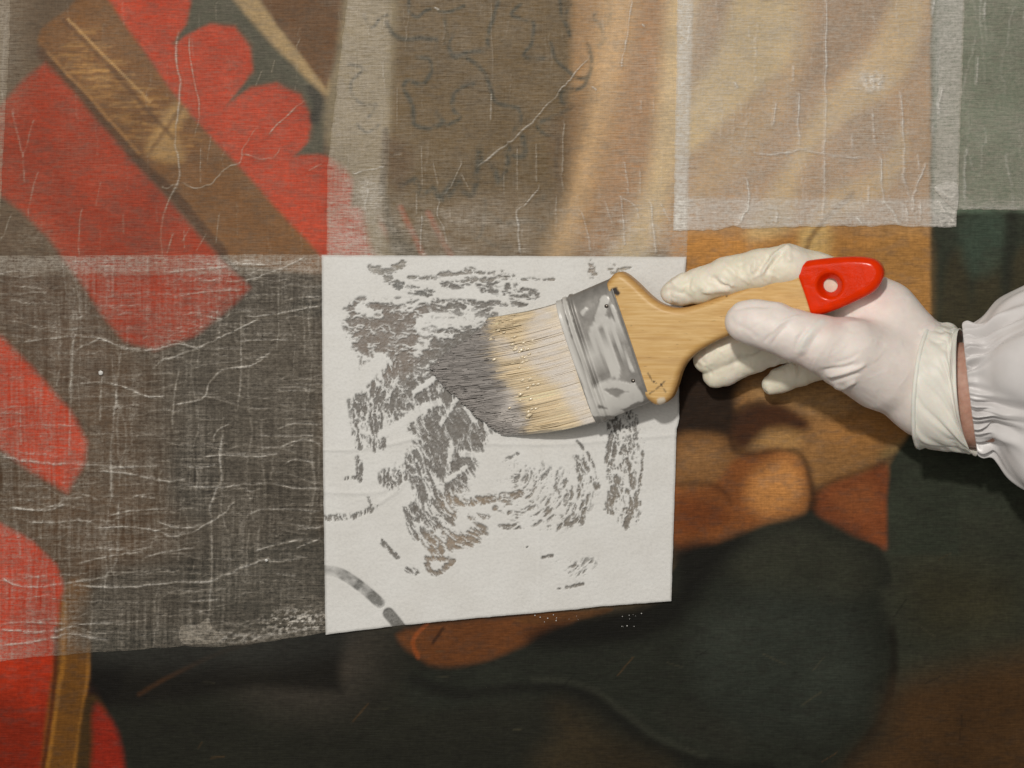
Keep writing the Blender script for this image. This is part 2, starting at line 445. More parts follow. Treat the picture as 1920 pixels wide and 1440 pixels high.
# the figures below the hand
poly([(1258, 600), (1400, 600), (1460, 680), (1400, 760), (1380, 860), (1268, 880)], (44, 28, 14), 16)
poly([(1400, 690), (1560, 660), (1700, 760), (1700, 860), (1560, 930), (1520, 890), (1400, 840), (1375, 800)], (128, 88, 48), 12)
poly([(1375, 780), (1420, 758), (1460, 770), (1500, 800), (1480, 830), (1420, 840), (1380, 830)], (56, 32, 14), 14)
poly([(1270, 850), (1340, 800), (1372, 830), (1385, 870), (1380, 930), (1320, 920), (1266, 930)], (112, 76, 42), 12)
poly([(1385, 880), (1420, 845), (1470, 840), (1510, 880), (1518, 930), (1500, 965), (1430, 985), (1350, 1015), (1290, 1030), (1255, 1000), (1255, 905), (1340, 900)], (140, 84, 42), 10)
poly([(1420, 960), (1480, 850), (1512, 900), (1508, 950)], (176, 126, 76), 24, 0.75)
stroke([(1262, 905), (1330, 903), (1366, 922), (1350, 950), (1300, 965)], (70, 34, 12), 4, 0.8)
stroke([(1378, 870), (1420, 842), (1470, 838), (1508, 868), (1522, 920), (1520, 970)], (48, 26, 12), 4.5, 0.8)
poly([(1555, 895), (1600, 880), (1665, 850), (1668, 1015), (1640, 1020), (1580, 990), (1530, 965), (1528, 925)], (124, 64, 34), 8)
stroke([(1530, 960), (1526, 920), (1560, 890), (1640, 868), (1700, 830)], (58, 36, 18), 5, 0.7, 0.9)
poly([(1530, 900), (1620, 850), (1700, 810), (1700, 850), (1610, 890), (1540, 920)], (132, 96, 54), 10, 0.7)
stroke([(1640, 860), (1690, 835), (1740, 790)], (92, 86, 60), 8, 0.6, 0.9)
poly([(1266, 1040), (1330, 1020), (1290, 1080), (1262, 1130), (1240, 1180), (1000, 1250), (1000, 1190), (1255, 1120)], (16, 14, 10), 20, 0.9)
# dark rounded body at the bottom
poly([(1180, 1180), (1300, 1060), (1400, 1005), (1500, 970), (1600, 1030), (1660, 1150), (1672, 1280), (1620, 1400), (1540, 1460), (1330, 1440), (1180, 1370), (1080, 1300), (800, 1330), (776, 1260), (900, 1240), (1010, 1190)], (33, 35, 28), 18)
poly([(1310, 1200), (1400, 1130), (1520, 1110), (1610, 1180), (1620, 1300), (1540, 1370), (1400, 1370), (1320, 1300)], (40, 43, 37), 50, 0.8)
poly([(1380, 1000), (1500, 968), (1600, 1000), (1640, 1050), (1560, 1090), (1400, 1060)], (46, 47, 37), 30, 0.8)
stroke([(776, 1275), (860, 1300), (1000, 1290), (1080, 1296), (1150, 1340), (1220, 1395), (1320, 1430), (1440, 1440)], (23, 23, 18), 11, 0.85, 0.8)
stroke([(1000, 1275), (1085, 1282), (1160, 1326), (1230, 1380), (1320, 1416)], (48, 49, 40), 6, 0.6, 0.9)
poly([(1230, 1340), (1300, 1320), (1400, 1380), (1360, 1420)], (40, 40, 33), 20, 0.5)
stroke([(1672, 1180), (1676, 1260), (1650, 1350), (1590, 1430)], (26, 24, 18), 8, 0.8, 0.8)
poly([(1690, 1290), (1800, 1250), (1960, 1220), (2140, 1240), (2140, 1500), (1600, 1500), (1660, 1380)], (66, 45, 24), 55, 0.9)
poly([(1700, 1080), (1800, 1060), (1900, 1100), (1880, 1180), (1740, 1190)], (50, 45, 28), 60, 0.6)
poly([(760, 1180), (1050, 1150), (1080, 1160), (1000, 1200), (920, 1235), (840, 1250), (790, 1235)], (98, 57, 27), 9)
stroke([(785, 1232), (775, 1200), (800, 1170)], (150, 74, 28), 4, 0.6)
stroke([(812, 1205), (830, 1178)], (44, 24, 12), 3, 0.7)
poly([(970, 1160), (1140, 1140), (1120, 1155), (1010, 1172)], (92, 58, 28), 4, 0.8)
poly([(1050, 1320), (1160, 1390), (1250, 1440), (1100, 1470), (1000, 1440), (1040, 1380)], (52, 42, 26), 40, 0.7)
stroke([(1440, 1012), (1455, 1005), (1470, 1012)], (120, 90, 50), 1.5, 0.7)
# bottom left
poly([(165, 1180), (640, 1160), (640, 1300), (480, 1290), (200, 1330), (158, 1300)], (22, 20, 15), 16, smooth=False)
poly([(180, 1210), (230, 1190), (240, 1260), (190, 1330), (160, 1310)], (14, 12, 9), 14, 0.8)
stroke([(260, 1302), (330, 1262), (420, 1220), (500, 1198)], (64, 40, 20), 4, 0.6, 0.9)
poly([(-260, 560), (0, 630), (60, 690), (130, 770), (163, 830), (158, 870), (125, 922), (70, 890), (0, 842), (-260, 800)], (172, 50, 18), 9, smooth=False)
poly([(-260, 960), (0, 980), (60, 1015), (105, 1060), (122, 1110), (118, 1180), (104, 1240), (98, 1320), (76, 1470), (70, 1700), (-260, 1700)], (178, 50, 20), 6, smooth=False)
poly([(-260, 1290), (110, 1300), (90, 1480), (70, 1720), (-260, 1720)], (112, 30, 11), 70)
poly([(60, 1060), (100, 1100), (104, 1240), (80, 1330), (40, 1280)], (150, 40, 16), 24, 0.5)
poly([(100, 1240), (122, 1100), (170, 1110), (166, 1250), (160, 1330), (140, 1460), (76, 1500)], (100, 64, 22), 8)
stroke([(120, 1130), (118, 1230), (108, 1300), (86, 1460)], (150, 100, 36), 4.5, 0.6, 0.8)
stroke([(165, 1180), (164, 1260), (150, 1360), (136, 1460)], (150, 100, 36), 3.5, 0.6, 0.8)
stroke([(105, 1180), (100, 1300), (84, 1420), (76, 1470)], (70, 24, 10), 4, 0.7, 0.8)
poly([(160, 1310), (200, 1335), (190, 1440), (160, 1520), (140, 1480)], (60, 42, 18), 7)
poly([(178, 1322), (205, 1345), (224, 1390), (236, 1480), (230, 1700), (165, 1700), (172, 1420)], (128, 32, 16), 9)
def soften(x0, y0, x1, y1, n):
    i0, i1 = int((y0 + 210) / st), int((y1 + 210) / st); j0, j1 = int((x0 + 210) / st), int((x1 + 210) / st)
    A = C[i0:i1, j0:j1]
    for _ in range(n):
        B_ = A.copy()
        B_[1:-1] = (A[:-2] + 2 * A[1:-1] + A[2:]) / 4
        A_ = B_.copy()
        A_[:, 1:-1] = (B_[:, :-2] + 2 * B_[:, 1:-1] + B_[:, 2:]) / 4
        A = A_
    C[i0:i1, j0:j1] = A
poly([(1500, 690), (1640, 720), (1690, 790), (1560, 800), (1470, 760)], (142, 106, 62), 30, 0.6)
poly([(1540, 800), (1660, 790), (1700, 830), (1600, 860), (1540, 850)], (150, 104, 52), 24, 0.5)
poly([(1266, 760), (1360, 740), (1400, 790), (1330, 815), (1266, 830)], (34, 21, 10), 22, 0.8)
poly([(1440, 830), (1510, 826), (1560, 860), (1530, 890), (1480, 850)], (150, 110, 62), 16, 0.6)
poly([(1255, 960), (1300, 950), (1360, 985), (1290, 1030), (1255, 1020)], (96, 48, 20), 18, 0.7)
poly([(1560, 960), (1660, 950), (1665, 1015), (1620, 1010)], (92, 46, 24), 20, 0.7)
soften(1256, 600, 1742, 1040, 2)
Zq = lambda p: Z(750, 422, 1.641, p)
poly(Zq([(850, 440), (1040, 440), (1045, 560), (1010, 650), (850, 660)]), (36, 23, 12), 16)
poly(Zq([(1060, 480), (1300, 470), (1560, 560), (1600, 660), (1480, 730), (1300, 790), (1240, 700), (1060, 600)]), (132, 95, 55), 14)
poly(Zq([(1100, 480), (1300, 480), (1400, 560), (1320, 590), (1200, 560), (1090, 540)]), (146, 114, 74), 26, 0.7)
poly(Zq([(1330, 600), (1500, 590), (1560, 640), (1420, 700), (1330, 680)]), (150, 104, 54), 26, 0.6)
poly(Zq([(1040, 580), (1090, 548), (1170, 545), (1240, 585), (1260, 620), (1220, 640), (1130, 650), (1060, 690), (1025, 650)]), (60, 34, 16), 12)
poly(Zq([(1120, 640), (1180, 625), (1235, 645), (1215, 690), (1140, 690), (1080, 690)]), (150, 114, 68), 14, 0.8)
poly(Zq([(850, 660), (930, 640), (1010, 660), (1030, 740), (1005, 800), (850, 805)]), (118, 82, 46), 12)
poly(Zq([(870, 690), (960, 670), (990, 720), (930, 750), (870, 740)]), (140, 102, 62), 20, 0.7)
poly(Zq([(1030, 725), (1100, 705), (1200, 705), (1245, 750), (1262, 810), (1240, 870), (1130, 910), (1000, 950), (900, 975), (845, 950), (845, 830), (960, 800)]), (116, 68, 32), 9)
poly(Zq([(1120, 740), (1200, 720), (1245, 790), (1225, 860), (1120, 890), (1070, 820)]), (176, 122, 68), 24, 0.85)
poly(Zq([(850, 850), (950, 850), (1010, 900), (920, 950), (850, 940)]), (98, 50, 20), 18, 0.8)
poly(Zq([(1290, 830), (1330, 795), (1420, 770), (1505, 735), (1500, 960), (1460, 970), (1380, 930), (1300, 890), (1280, 860)]), (112, 60, 31), 8)
poly(Zq([(1330, 830), (1440, 790), (1460, 870), (1380, 890)]), (132, 78, 42), 22, 0.6)
poly(Zq([(1480, 700), (1590, 640), (1600, 670), (1520, 740)]), (112, 96, 62), 12, 0.7)
stroke(Zq([(1010, 640), (1030, 690), (1080, 708), (1150, 694), (1225, 702), (1258, 760), (1268, 840), (1262, 880)]), (48, 28, 13), 5, 0.75, 0.9)
stroke(Zq([(855, 800), (950, 796), (1000, 822), (1018, 858)]), (56, 30, 13), 4.5, 0.6, 0.9)
stroke(Zq([(1030, 600), (1060, 560), (1120, 545)]), (40, 24, 12), 5, 0.6, 0.9)
stroke(Zq([(1250, 590), (1330, 600), (1400, 585)]), (92, 64, 36), 6, 0.5, 1.0)
stroke(Zq([(1278, 860), (1290, 815), (1340, 785), (1480, 735), (1560, 690)]), (62, 40, 20), 5, 0.6, 0.9)
soften(1256, 640, 1742, 1020, 2)
poly([(1752, 690), (1722, 790), (1690, 835), (1668, 872), (1664, 930), (1664, 1040), (1800, 1040), (1800, 690)], (44, 48, 38), 6, smooth=False)
poly([(1240, 1110), (1290, 1040), (1350, 1022), (1430, 990), (1500, 972), (1520, 958), (1536, 974), (1600, 1010), (1650, 1030), (1662, 1100), (1500, 1090), (1360, 1080)], (33, 34, 27), 5)
poly([(1380, 1040), (1500, 985), (1600, 1030), (1640, 1090), (1560, 1130), (1400, 1100)], (45, 46, 36), 26, 0.8)
poly([(1262, 1030), (1330, 1016), (1400, 1004), (1350, 1060), (1300, 1130), (1255, 1180), (1150, 1210), (1020, 1215), (1010, 1180), (1255, 1120)], (15, 14, 10), 22, 0.9)
poly([(1320, 1180), (1420, 1120), (1560, 1130), (1610, 1230), (1560, 1330), (1420, 1330), (1330, 1270)], (43, 47, 40), 60, 0.8)
r9 = np.random.default_rng(9)
for k in range(40):                                    # scratches and loose brush hairs in the dark paint
    x, y, a_, L = r9.uniform(180, 1900), r9.uniform(1040, 1440), r9.normal(-0.1, 0.5), r9.uniform(8, 45)
    if y < 1215 and x < 1260: continue
    c_ = r9.choice([0, 1, 2]); stroke([(x, y), (x + L * math.cos(a_), y + L * math.sin(a_))], [(70, 66, 50), (16, 15, 12), (84, 62, 36)][c_], r9.uniform(0.8, 1.6), r9.uniform(0.2, 0.5), 0.8)
# darker passages under the lower left tissue
poly([(400, 620), (480, 560), (560, 560), (640, 540), (640, 760), (520, 700), (420, 690)], (52, 46, 38), 30, 0.8)
poly([(545, 575), (600, 535), (640, 530), (640, 590), (560, 590)], (30, 30, 26), 8, 0.9)
poly([(330, 840), (420, 830), (400, 960), (330, 950)], (38, 36, 32), 22, 0.8)
poly([(500, 880), (620, 860), (640, 960), (520, 960)], (40, 36, 30), 22, 0.7)
poly([(180, 1080), (420, 1030), (620, 1000), (640, 1220), (180, 1240)], (40, 40, 36), 30, 0.85)
poly([(-100, 400), (60, 420), (160, 560), (210, 660), (150, 760), (40, 640), (-100, 560)], (74, 56, 42), 10, 0.7)
C *= (0.76 + 0.26 * fbm(PX / 60, PY / 30, 77, 4))[..., None]
mot = sstep(0.45, 0.75, fbm(PX / 22, PY / 9, 79, 4, 0.65))[..., None]           # thin, rubbed paint lets the brown ground show
C = C * (1 - 0.55 * mot) + 0.55 * mot * (0.5 * C + 0.30 * C.mean(-1, keepdims=True) * np.array([1.15, 0.95, 0.75]))
ZP = 0.35 * (fbm(PX / 12, PY / 8, 5, 2) - 0.5)
painting = mesh_obj('oil_painting', np.stack([PX - 960, 720 - PY, ZP], -1).reshape(-1, 3), grid_faces(*PX.shape)[:, ::-1], M_PAINT,
                    colors={'Col': np.clip(C, 0.002, 0.9)})
tag(painting, 'old dark oil painting on canvas lying under the tissue sheets, red scalloped costume at left', 'painting')

# ------------------------------------------------------------------ facing tissue sheets
def curve_fn(pts):
    p = np.asarray(pts, float)
    return lambda t: np.interp(t, p[:, 0], p[:, 1])
def sheet(name, left, right, top, bottom, z, dens_fn, mat, wrinkles=(), step=2.0, seed=1, jag=2.2, zfn=None, wk=0.62):
    """left/right: (t, x) points; top/bottom: (s, y) points"""
    L, R, T, B = map(curve_fn, (left, right, top, bottom))
    wdt = max(R(0), R(1)) - min(L(0), L(1)); hgt = max(B(0), B(1)) - min(T(0), T(1))
    nc, nr = int(wdt / step) + 1, int(hgt / step) + 1
    s, t = np.meshgrid(np.linspace(0, 1, nc), np.linspace(0, 1, nr))
    fr = np.random.default_rng(seed)
    k1, k2, k3, k4 = fr.random(4) * 200
    ex = lambda q, k: jag * (fbm(q * 40 + k, q * 0 + k, seed, 4) - 0.5) * 2
    X = (L(t) + ex(t, k1)) * (1 - s) + (R(t) + ex(t, k2)) * s
    Y = (T(s) + ex(s, k3)) * (1 - t) + (B(s) + ex(s, k4)) * t
    dens = dens_fn(X, Y)
    zz = z + 1.1 * fbm(X / 40, Y / 40, seed + 3, 3)
    for pts, w, a in wrinkles:
        p = smooth_pts(pts, 5)
        p = p + np.stack([1.6 * (vnoise(np.arange(len(p)) * 0.9, np.arange(len(p)) * 0.0, seed + 9) - 0.5) * 2] * 2, -1)
        x0, y0 = p.min(0) - 4 * w - 6; x1, y1 = p.max(0) + 4 * w + 6
        m = (X > x0) & (X < x1) & (Y > y0) & (Y < y1)
        if not m.any(): continue
        d, al = dist_polyline(X[m], Y[m], p)
        br = 0.30 + 1.0 * vnoise(al * 11 + 3.1, al * 0 + a * 7, seed + 21)
        ww = 0.62 * w * (0.65 + 0.7 * vnoise(al * 14, al * 0 + w, seed + 5)) + 0.35
        end = np.minimum(1, np.minimum(al, 1 - al) * 9 + 0.35)
        g = np.exp(-(d / ww) ** 2) * br * end
        dens[m] += wk * a * g; zz[m] += 5.5 * a * g * min(w, 5) / 2.5
    if zfn is not None: zz = zz + zfn(X, Y)
    edge = np.minimum(np.minimum(s * nc, (1 - s) * nc), np.minimum(t * nr, (1 - t) * nr)) * step
    dens = dens * (0.55 + 0.45 * sstep(0, 5, edge)) + 0.05 * np.exp(-(edge / 3) ** 2)
    return mesh_obj(name, np.stack([X - 960, 720 - Y, zz], -1).reshape(-1, 3), grid_faces(nr, nc)[:, ::-1], mat,
                    attrs={'dens': np.clip(dens, 0, 1)}), (X, Y)
M_T1 = m_tissue('glued_tissue', (0.60, 0.49, 0.34), (0.76, 0.71, 0.63), 0.9, 0.55, 0.12, 0.33)
M_T2 = m_tissue('glued_tissue_streaky', (0.58, 0.50, 0.39), (0.74, 0.69, 0.61), 1.0, 0.36, 0.10, 0.54)
M_T3 = m_tissue('glued_tissue_pale', (0.76, 0.67, 0.53), (0.78, 0.75, 0.69), 0.6, 0.45, 0.10, 0.45)

def rand_wr(n, x0, x1, y0, y1, lmin, lmax, ang, spread, wmin, wmax, amin, amax, seed):
    r = np.random.default_rng(seed); out = []
    for _ in range(n):
        x = r.uniform(x0, x1); y = r.uniform(y0, y1); a = ang + r.normal(0, spread); L = r.uniform(lmin, lmax)
        d = np.array([math.cos(a), math.sin(a)]); nrm = np.array([-d[1], d[0]])
        k = 4; pts = [np.array([x, y]) + d * L * (i / k - 0.5) + nrm * r.normal(0, L * 0.025) for i in range(k + 1)]
        out.append((np.array(pts), r.uniform(wmin, wmax), r.uniform(amin, amax)))
    return out
V = math.pi / 2
Za = lambda p: Z(0, 0, 2.88, p)
wrA = [(Za(p), w, a) for p, w, a in [
    ([(960, 170), (955, 330), (975, 450), (960, 620), (945, 760), (970, 880), (965, 980), (900, 1120), (870, 1240), (875, 1370), (880, 1440)], 3.6, 0.45),
    ([(1020, 190), (1035, 350), (1075, 560), (1070, 660), (1045, 740)], 2.2, 0.4), ([(985, 985), (1060, 1020), (1150, 985), (1210, 915), (1300, 870), (1310, 820), (1350, 745), (1390, 690)], 2.0, 0.4),
    ([(1450, 720), (1540, 640), (1640, 545)], 2.2, 0.45), ([(1310, 825), (1400, 860), (1480, 850), (1510, 800)], 1.7, 0.3), ([(870, 1000), (900, 1020), (960, 990)], 2, 0.35),
    ([(60, 580), (100, 740), (125, 860), (130, 980)], 2.0, 0.25), ([(180, 640), (150, 780), (120, 850)], 2, 0.25), ([(205, 920), (170, 1070), (150, 1170)], 2, 0.25),
    ([(440, 1120), (430, 1260), (425, 1380)], 2, 0.3), ([(660, 1150), (665, 1260)], 2, 0.2), ([(1080, 790), (1080, 990)], 1.6, 0.3), ([(1135, 730), (1120, 860)], 1.6, 0.25),
    ([(1180, 1150), (1165, 1310)], 2, 0.3), ([(930, 1260), (900, 1370)], 2.4, 0.35), ([(1410, 380), (1380, 460)], 1.8, 0.3), ([(1480, 320), (1465, 390)], 1.8, 0.25),
    ([(1660, 920), (1740, 880)], 1.8, 0.3), ([(1620, 200), (1600, 250)], 2, 0.3), ([(40, 40), (20, 300), (10, 560)], 4, 0.2), ([(60, 1150), (30, 1260), (0, 1300)], 2.5, 0.3),
    ([(1110, 1260), (1060, 1350)], 2, 0.3), ([(990, 1240), (995, 1340)], 1.8, 0.25), ([(1020, 1230), (985, 1300)], 1.8, 0.25), ([(540, 980), (515, 1110)], 1.6, 0.2)]]
wrA += rand_wr(34, -50, 720, 0, 480, 25, 80, V, 0.10, 1.2, 2.0, 0.06, 0.18, 51)
def densA(X, Y):
    d = 0.025 + 0.065 * fbm(X / 70, Y / 70, 61, 3)
    d += 0.15 * sstep(-10, -90, X - 60) * 0 + 0.10 * sstep(90, 10, X) * sstep(260, 120, Y)
    d += 0.20 * np.exp(-(((X - 60) / 45) ** 2 + ((Y - 450) / 40) ** 2)) * fbm(X / 6, Y / 4, 62, 3)
    return d
oA, _ = sheet('tissue_sheet', [(0, -190), (1, -190)], [(0, 736), (0.5, 733), (1, 722)], [(0, -190), (1, -190)], [(0, 517), (1, 513)], 1.0, densA, M_T1, wrA, seed=101)
tag(oA, 'translucent tissue glued over the red scalloped costume at upper left', 'tissue sheet', 'facing tissue sheets glued to the painting')
wrZ = rand_wr(6, -180, 10, -100, 480, 40, 160, V, 0.08, 1.5, 3, 0.1, 0.25, 52)
oZ, _ = sheet('tissue_sheet', [(0, -195), (1, -195)], [(0, 22), (0.4, 18), (0.75, 4), (1, -4)], [(0, -195), (1, -195)], [(0, 506), (1, 506)], 2.4,
              lambda X, Y: 0.16 + 0.12 * fbm(X / 30, Y / 40, 63, 3), M_T1, wrZ, seed=102)
tag(oZ, 'sliver of translucent tissue along the far upper left edge, overlapping the costume sheet', 'tissue sheet', 'facing tissue sheets glued to the painting')

wrB = [(Zb(p), w, a) for p, w, a in [
    ([(1390, 290), (1310, 380), (1250, 450), (1190, 520), (1090, 630), (1000, 715), (960, 740), (880, 810), (815, 855)], 2.6, 0.5),
    ([(170, 895), (250, 875), (335, 855)], 2, 0.45), ([(885, 480), (875, 620)], 2.4, 0.4), ([(880, 0), (885, 200), (890, 420)], 1.5, 0.15),
    ([(1130, 960), (1070, 1040), (1015, 1085), (1020, 1180), (1030, 1310)], 3, 0.45), ([(1605, 0), (1590, 110), (1560, 290), (1545, 360)], 2.6, 0.45),
    ([(1700, 1040), (1715, 1180), (1725, 1310)], 3.2, 0.5), ([(1545, 1010), (1560, 1130), (1565, 1270)], 2.4, 0.4), ([(1345, 1090), (1375, 1190), (1390, 1300)], 2.2, 0.35),
    ([(1565, 830), (1580, 920), (1585, 1000)], 2, 0.3), ([(1650, 880), (1645, 1000)], 2, 0.3), ([(1255, 620), (1250, 760), (1245, 900), (1250, 980)], 2.2, 0.28), ([(1115, 740), (1112, 940)], 2, 0.28),
    ([(1018, 760), (1012, 980)], 2, 0.25), ([(525, 760), (525, 960)], 2, 0.25), ([(585, 840), (605, 950)], 2, 0.3), ([(730, 830), (690, 930), (640, 1000)], 2, 0.3),
    ([(730, 900), (770, 980)], 2, 0.25), ([(500, 1000), (495, 1100)], 2.2, 0.3), ([(615, 1030), (605, 1110), (640, 1180), (650, 1260)], 2.2, 0.3), ([(525, 1100), (520, 1290), (550, 1300)], 2.6, 0.3),
    ([(1220, 1010), (1210, 1110)], 2, 0.25), ([(1720, 510), (1715, 590)], 1.8, 0.25), ([(1655, 520), (1650, 580)], 1.8, 0.25), ([(400, 450), (395, 650)], 2, 0.2),
    ([(380, 800), (420, 795)], 2, 0.3), ([(1540, 1010), (1620, 1060), (1640, 1130)], 1.8, 0.3), ([(1470, 1040), (1500, 1150)], 1.8, 0.25), ([(1755, 1050), (1800, 1140)], 1.8, 0.3), ([(950, 900), (945, 1000)], 1.6, 0.2)]]
wrB += rand_wr(46, 640, 1280, 0, 480, 25, 90, V, 0.08, 1.2, 2.0, 0.05, 0.16, 53)
wrB += [((rng.uniform(-1.5, 1.5, (2, 2)) + np.array([[x, y], [x + 5, y + 2]])), 2.2, 0.9) for x, y in ((816, 15), (1204, 47), (1112, 165))]
def densB(X, Y):
    d = 0.075 + 0.08 * fbm(X / 80, Y / 60, 64, 3)
    d += 0.11 * sstep(1060, 1180, X) + 0.11 * sstep(742, 722, X + 0.03 * Y)
    d += 0.20 * sstep(340, 420, Y) * fbm(X / 24, Y / 18, 65, 3)
    d += 0.30 * np.exp(-(((X - 690) / 26) ** 2 + ((Y - 360) / 34) ** 2)) * fbm(X / 5, Y / 4, 66, 3)
    return d
oB, _ = sheet('tissue_sheet', [(0, 664), (0.28, 650), (0.7, 614), (1, 612)], [(0, 1302), (0.4, 1298), (0.75, 1290), (1, 1287)], [(0, -190), (1, -190)], [(0, 530), (1, 528)], 2.2, densB, M_T1, wrB, seed=103)
tag(oB, 'translucent wrinkled tissue over the brown scroll-patterned cloth, directly above the white sheet', 'tissue sheet', 'facing tissue sheets glued to the painting')

Zd = lambda p: Z(1260, 0, 2.88, p)
wrD = [(Zd(p), w, a) for p, w, a in [
    ([(835, 0), (832, 200), (828, 450), (830, 620), (822, 760), (822, 950), (815, 1180)], 2.6, 0.38), ([(565, 560), (545, 680)], 2.6, 0.5), ([(690, 510), (680, 650), (690, 790)], 2.4, 0.4),
    ([(1235, 500), (1245, 680), (1255, 860), (1250, 960), (1285, 1080)], 2.4, 0.4), ([(1370, 890), (1330, 980), (1305, 1060), (1300, 1150)], 2.4, 0.45), ([(405, 970), (415, 1090), (390, 1160), (345, 1225)], 2.4, 0.5),
    ([(1130, 850), (1130, 980), (1145, 1090), (1190, 1140), (1220, 1215)], 2.6, 0.5), ([(1000, 1180), (1030, 1215)], 2.4, 0.5), ([(575, 1150), (560, 1210)], 2.2, 0.35), ([(1065, 1000), (1060, 1100)], 2, 0.3),
    ([(1085, 600), (1095, 780)], 2, 0.3), ([(975, 730), (975, 820)], 2, 0.25), ([(1420, 0), (1405, 90)], 2.4, 0.4), ([(660, 360), (655, 440)], 2, 0.35), ([(450, 830), (560, 835), (700, 810), (800, 830), (980, 850), (1110, 860)], 2.2, 0.4),
    ([(970, 470), (1060, 490), (1085, 490), (1160, 475)], 6, 0.22), ([(1030, 400), (1060, 470)], 6, 0.22), ([(1085, 400), (1090, 490)], 6, 0.22), ([(1140, 410), (1110, 480)], 6, 0.22), ([(340, 450), (355, 475)], 2.4, 0.5),
    ([(1270, 1130), (1275, 1210)], 2, 0.4), ([(1345, 1100), (1340, 1200)], 2, 0.4), ([(1460, 480), (1440, 560), (1445, 620)], 3, 0.45), ([(1440, 1090), (1480, 1160), (1540, 1215)], 3, 0.5), ([(1330, 830), (1335, 930)], 2, 0.3)]]
wrD += rand_wr(40, 1290, 1780, 0, 420, 20, 80, V, 0.12, 1.2, 2.0, 0.05, 0.18, 54)
def densD(X, Y):
    d = 0.25 + 0.12 * fbm(X / 70, Y / 70, 67, 3)
    d += 0.24 * sstep(1304, 1292, X + 0.025 * Y) + 0.10 * sstep(1748, 1760, X + 0.02 * Y)
    d += 0.20 * sstep(366, 376, Y - (X - 1300) * 0.008) * (0.6 + 0.6 * fbm(X / 22, Y / 12, 68, 3))
    d += 0.45 * np.exp(-(((X - 1635) / 26) ** 2 + ((Y - 152) / 18) ** 2)) * fbm(X / 6, Y / 6, 69, 3)
    return d
oD, _ = sheet('tissue_sheet', [(0, 1272), (0.5, 1268), (1, 1262)], [(0, 1812), (0.3, 1808), (0.7, 1800), (1, 1793)], [(0, -190), (1, -190)],
              [(0, 433), (0.17, 431), (0.21, 424), (0.25, 429), (0.5, 425), (0.72, 424), (0.78, 421), (0.82, 425), (1, 426)], 3.4, densD, M_T3, wrD, seed=104)
tag(oD, 'pale translucent tissue with uneven lower hem above the gloved hand', 'tissue sheet', 'facing tissue sheets glued to the painting')
# turned-up corner of that sheet
cn = np.array([at(1752, 350, 6), at(1793, 343, 7), at(1795, 392, 8), at(1782, 386, 11), at(1768, 372, 12)])
def fan_patch(name, outline, parent, mat, dens, n=14, bulge=5, seed=3):
    o = smooth_pts(np.asarray(outline)[:, :2], 6, True); c = o.mean(0); m = len(o)
    hz = np.asarray(outline)[:, 2].mean()
    rr = np.linspace(0, 1, n)[:, None]
    XY = c[None, None] + (o - c)[None] * rr[..., None]
    nz = fbm(XY[..., 0] / 9, XY[..., 1] / 9, seed, 3)
    zz = hz + bulge * (1 - rr ** 2) * (0.4 + nz) 
    d = dens * (0.6 + 0.7 * fbm(XY[..., 0] / 7, XY[..., 1] / 7, seed + 1, 3))
    return mesh_obj(name, np.concatenate([XY, zz[..., None]], -1).reshape(-1, 3), grid_faces(n, m, True), mat, parent, {'dens': np.clip(d, 0, 1)})
fan_patch('turned_corner', cn, oD, M_T3, 0.55)

wrE = rand_wr(26, 1810, 2090, -20, 390, 40, 150, V, 0.10, 1.5, 3.2, 0.08, 0.22, 55)
wrE += [(Zd(p), w, a) for p, w, a in [([(1690, 0), (1680, 110)], 3, 0.3), ([(1650, 300), (1640, 460)], 3.5, 0.35), ([(1590, 800), (1580, 950), (1585, 1090)], 2.6, 0.35), ([(1555, 1130), (1700, 1125), (1901, 1132)], 3, 0.25)]]
oE, _ = sheet('tissue_sheet', [(0, 1766), (0.6, 1758), (1, 1750)], [(0, 2110), (1, 2110)], [(0, -190), (1, -190)], [(0, 393), (1, 395)], 2.0,
              lambda X, Y: 0.13 + 0.16 * fbm(X / 40, Y / 60, 70, 4) + 0.12 * sstep(360, 390, Y), M_T3, wrE, seed=105)
tag(oE, 'translucent tissue over the grey-green passage at the upper right corner', 'tissue sheet', 'facing tissue sheets glued to the painting')

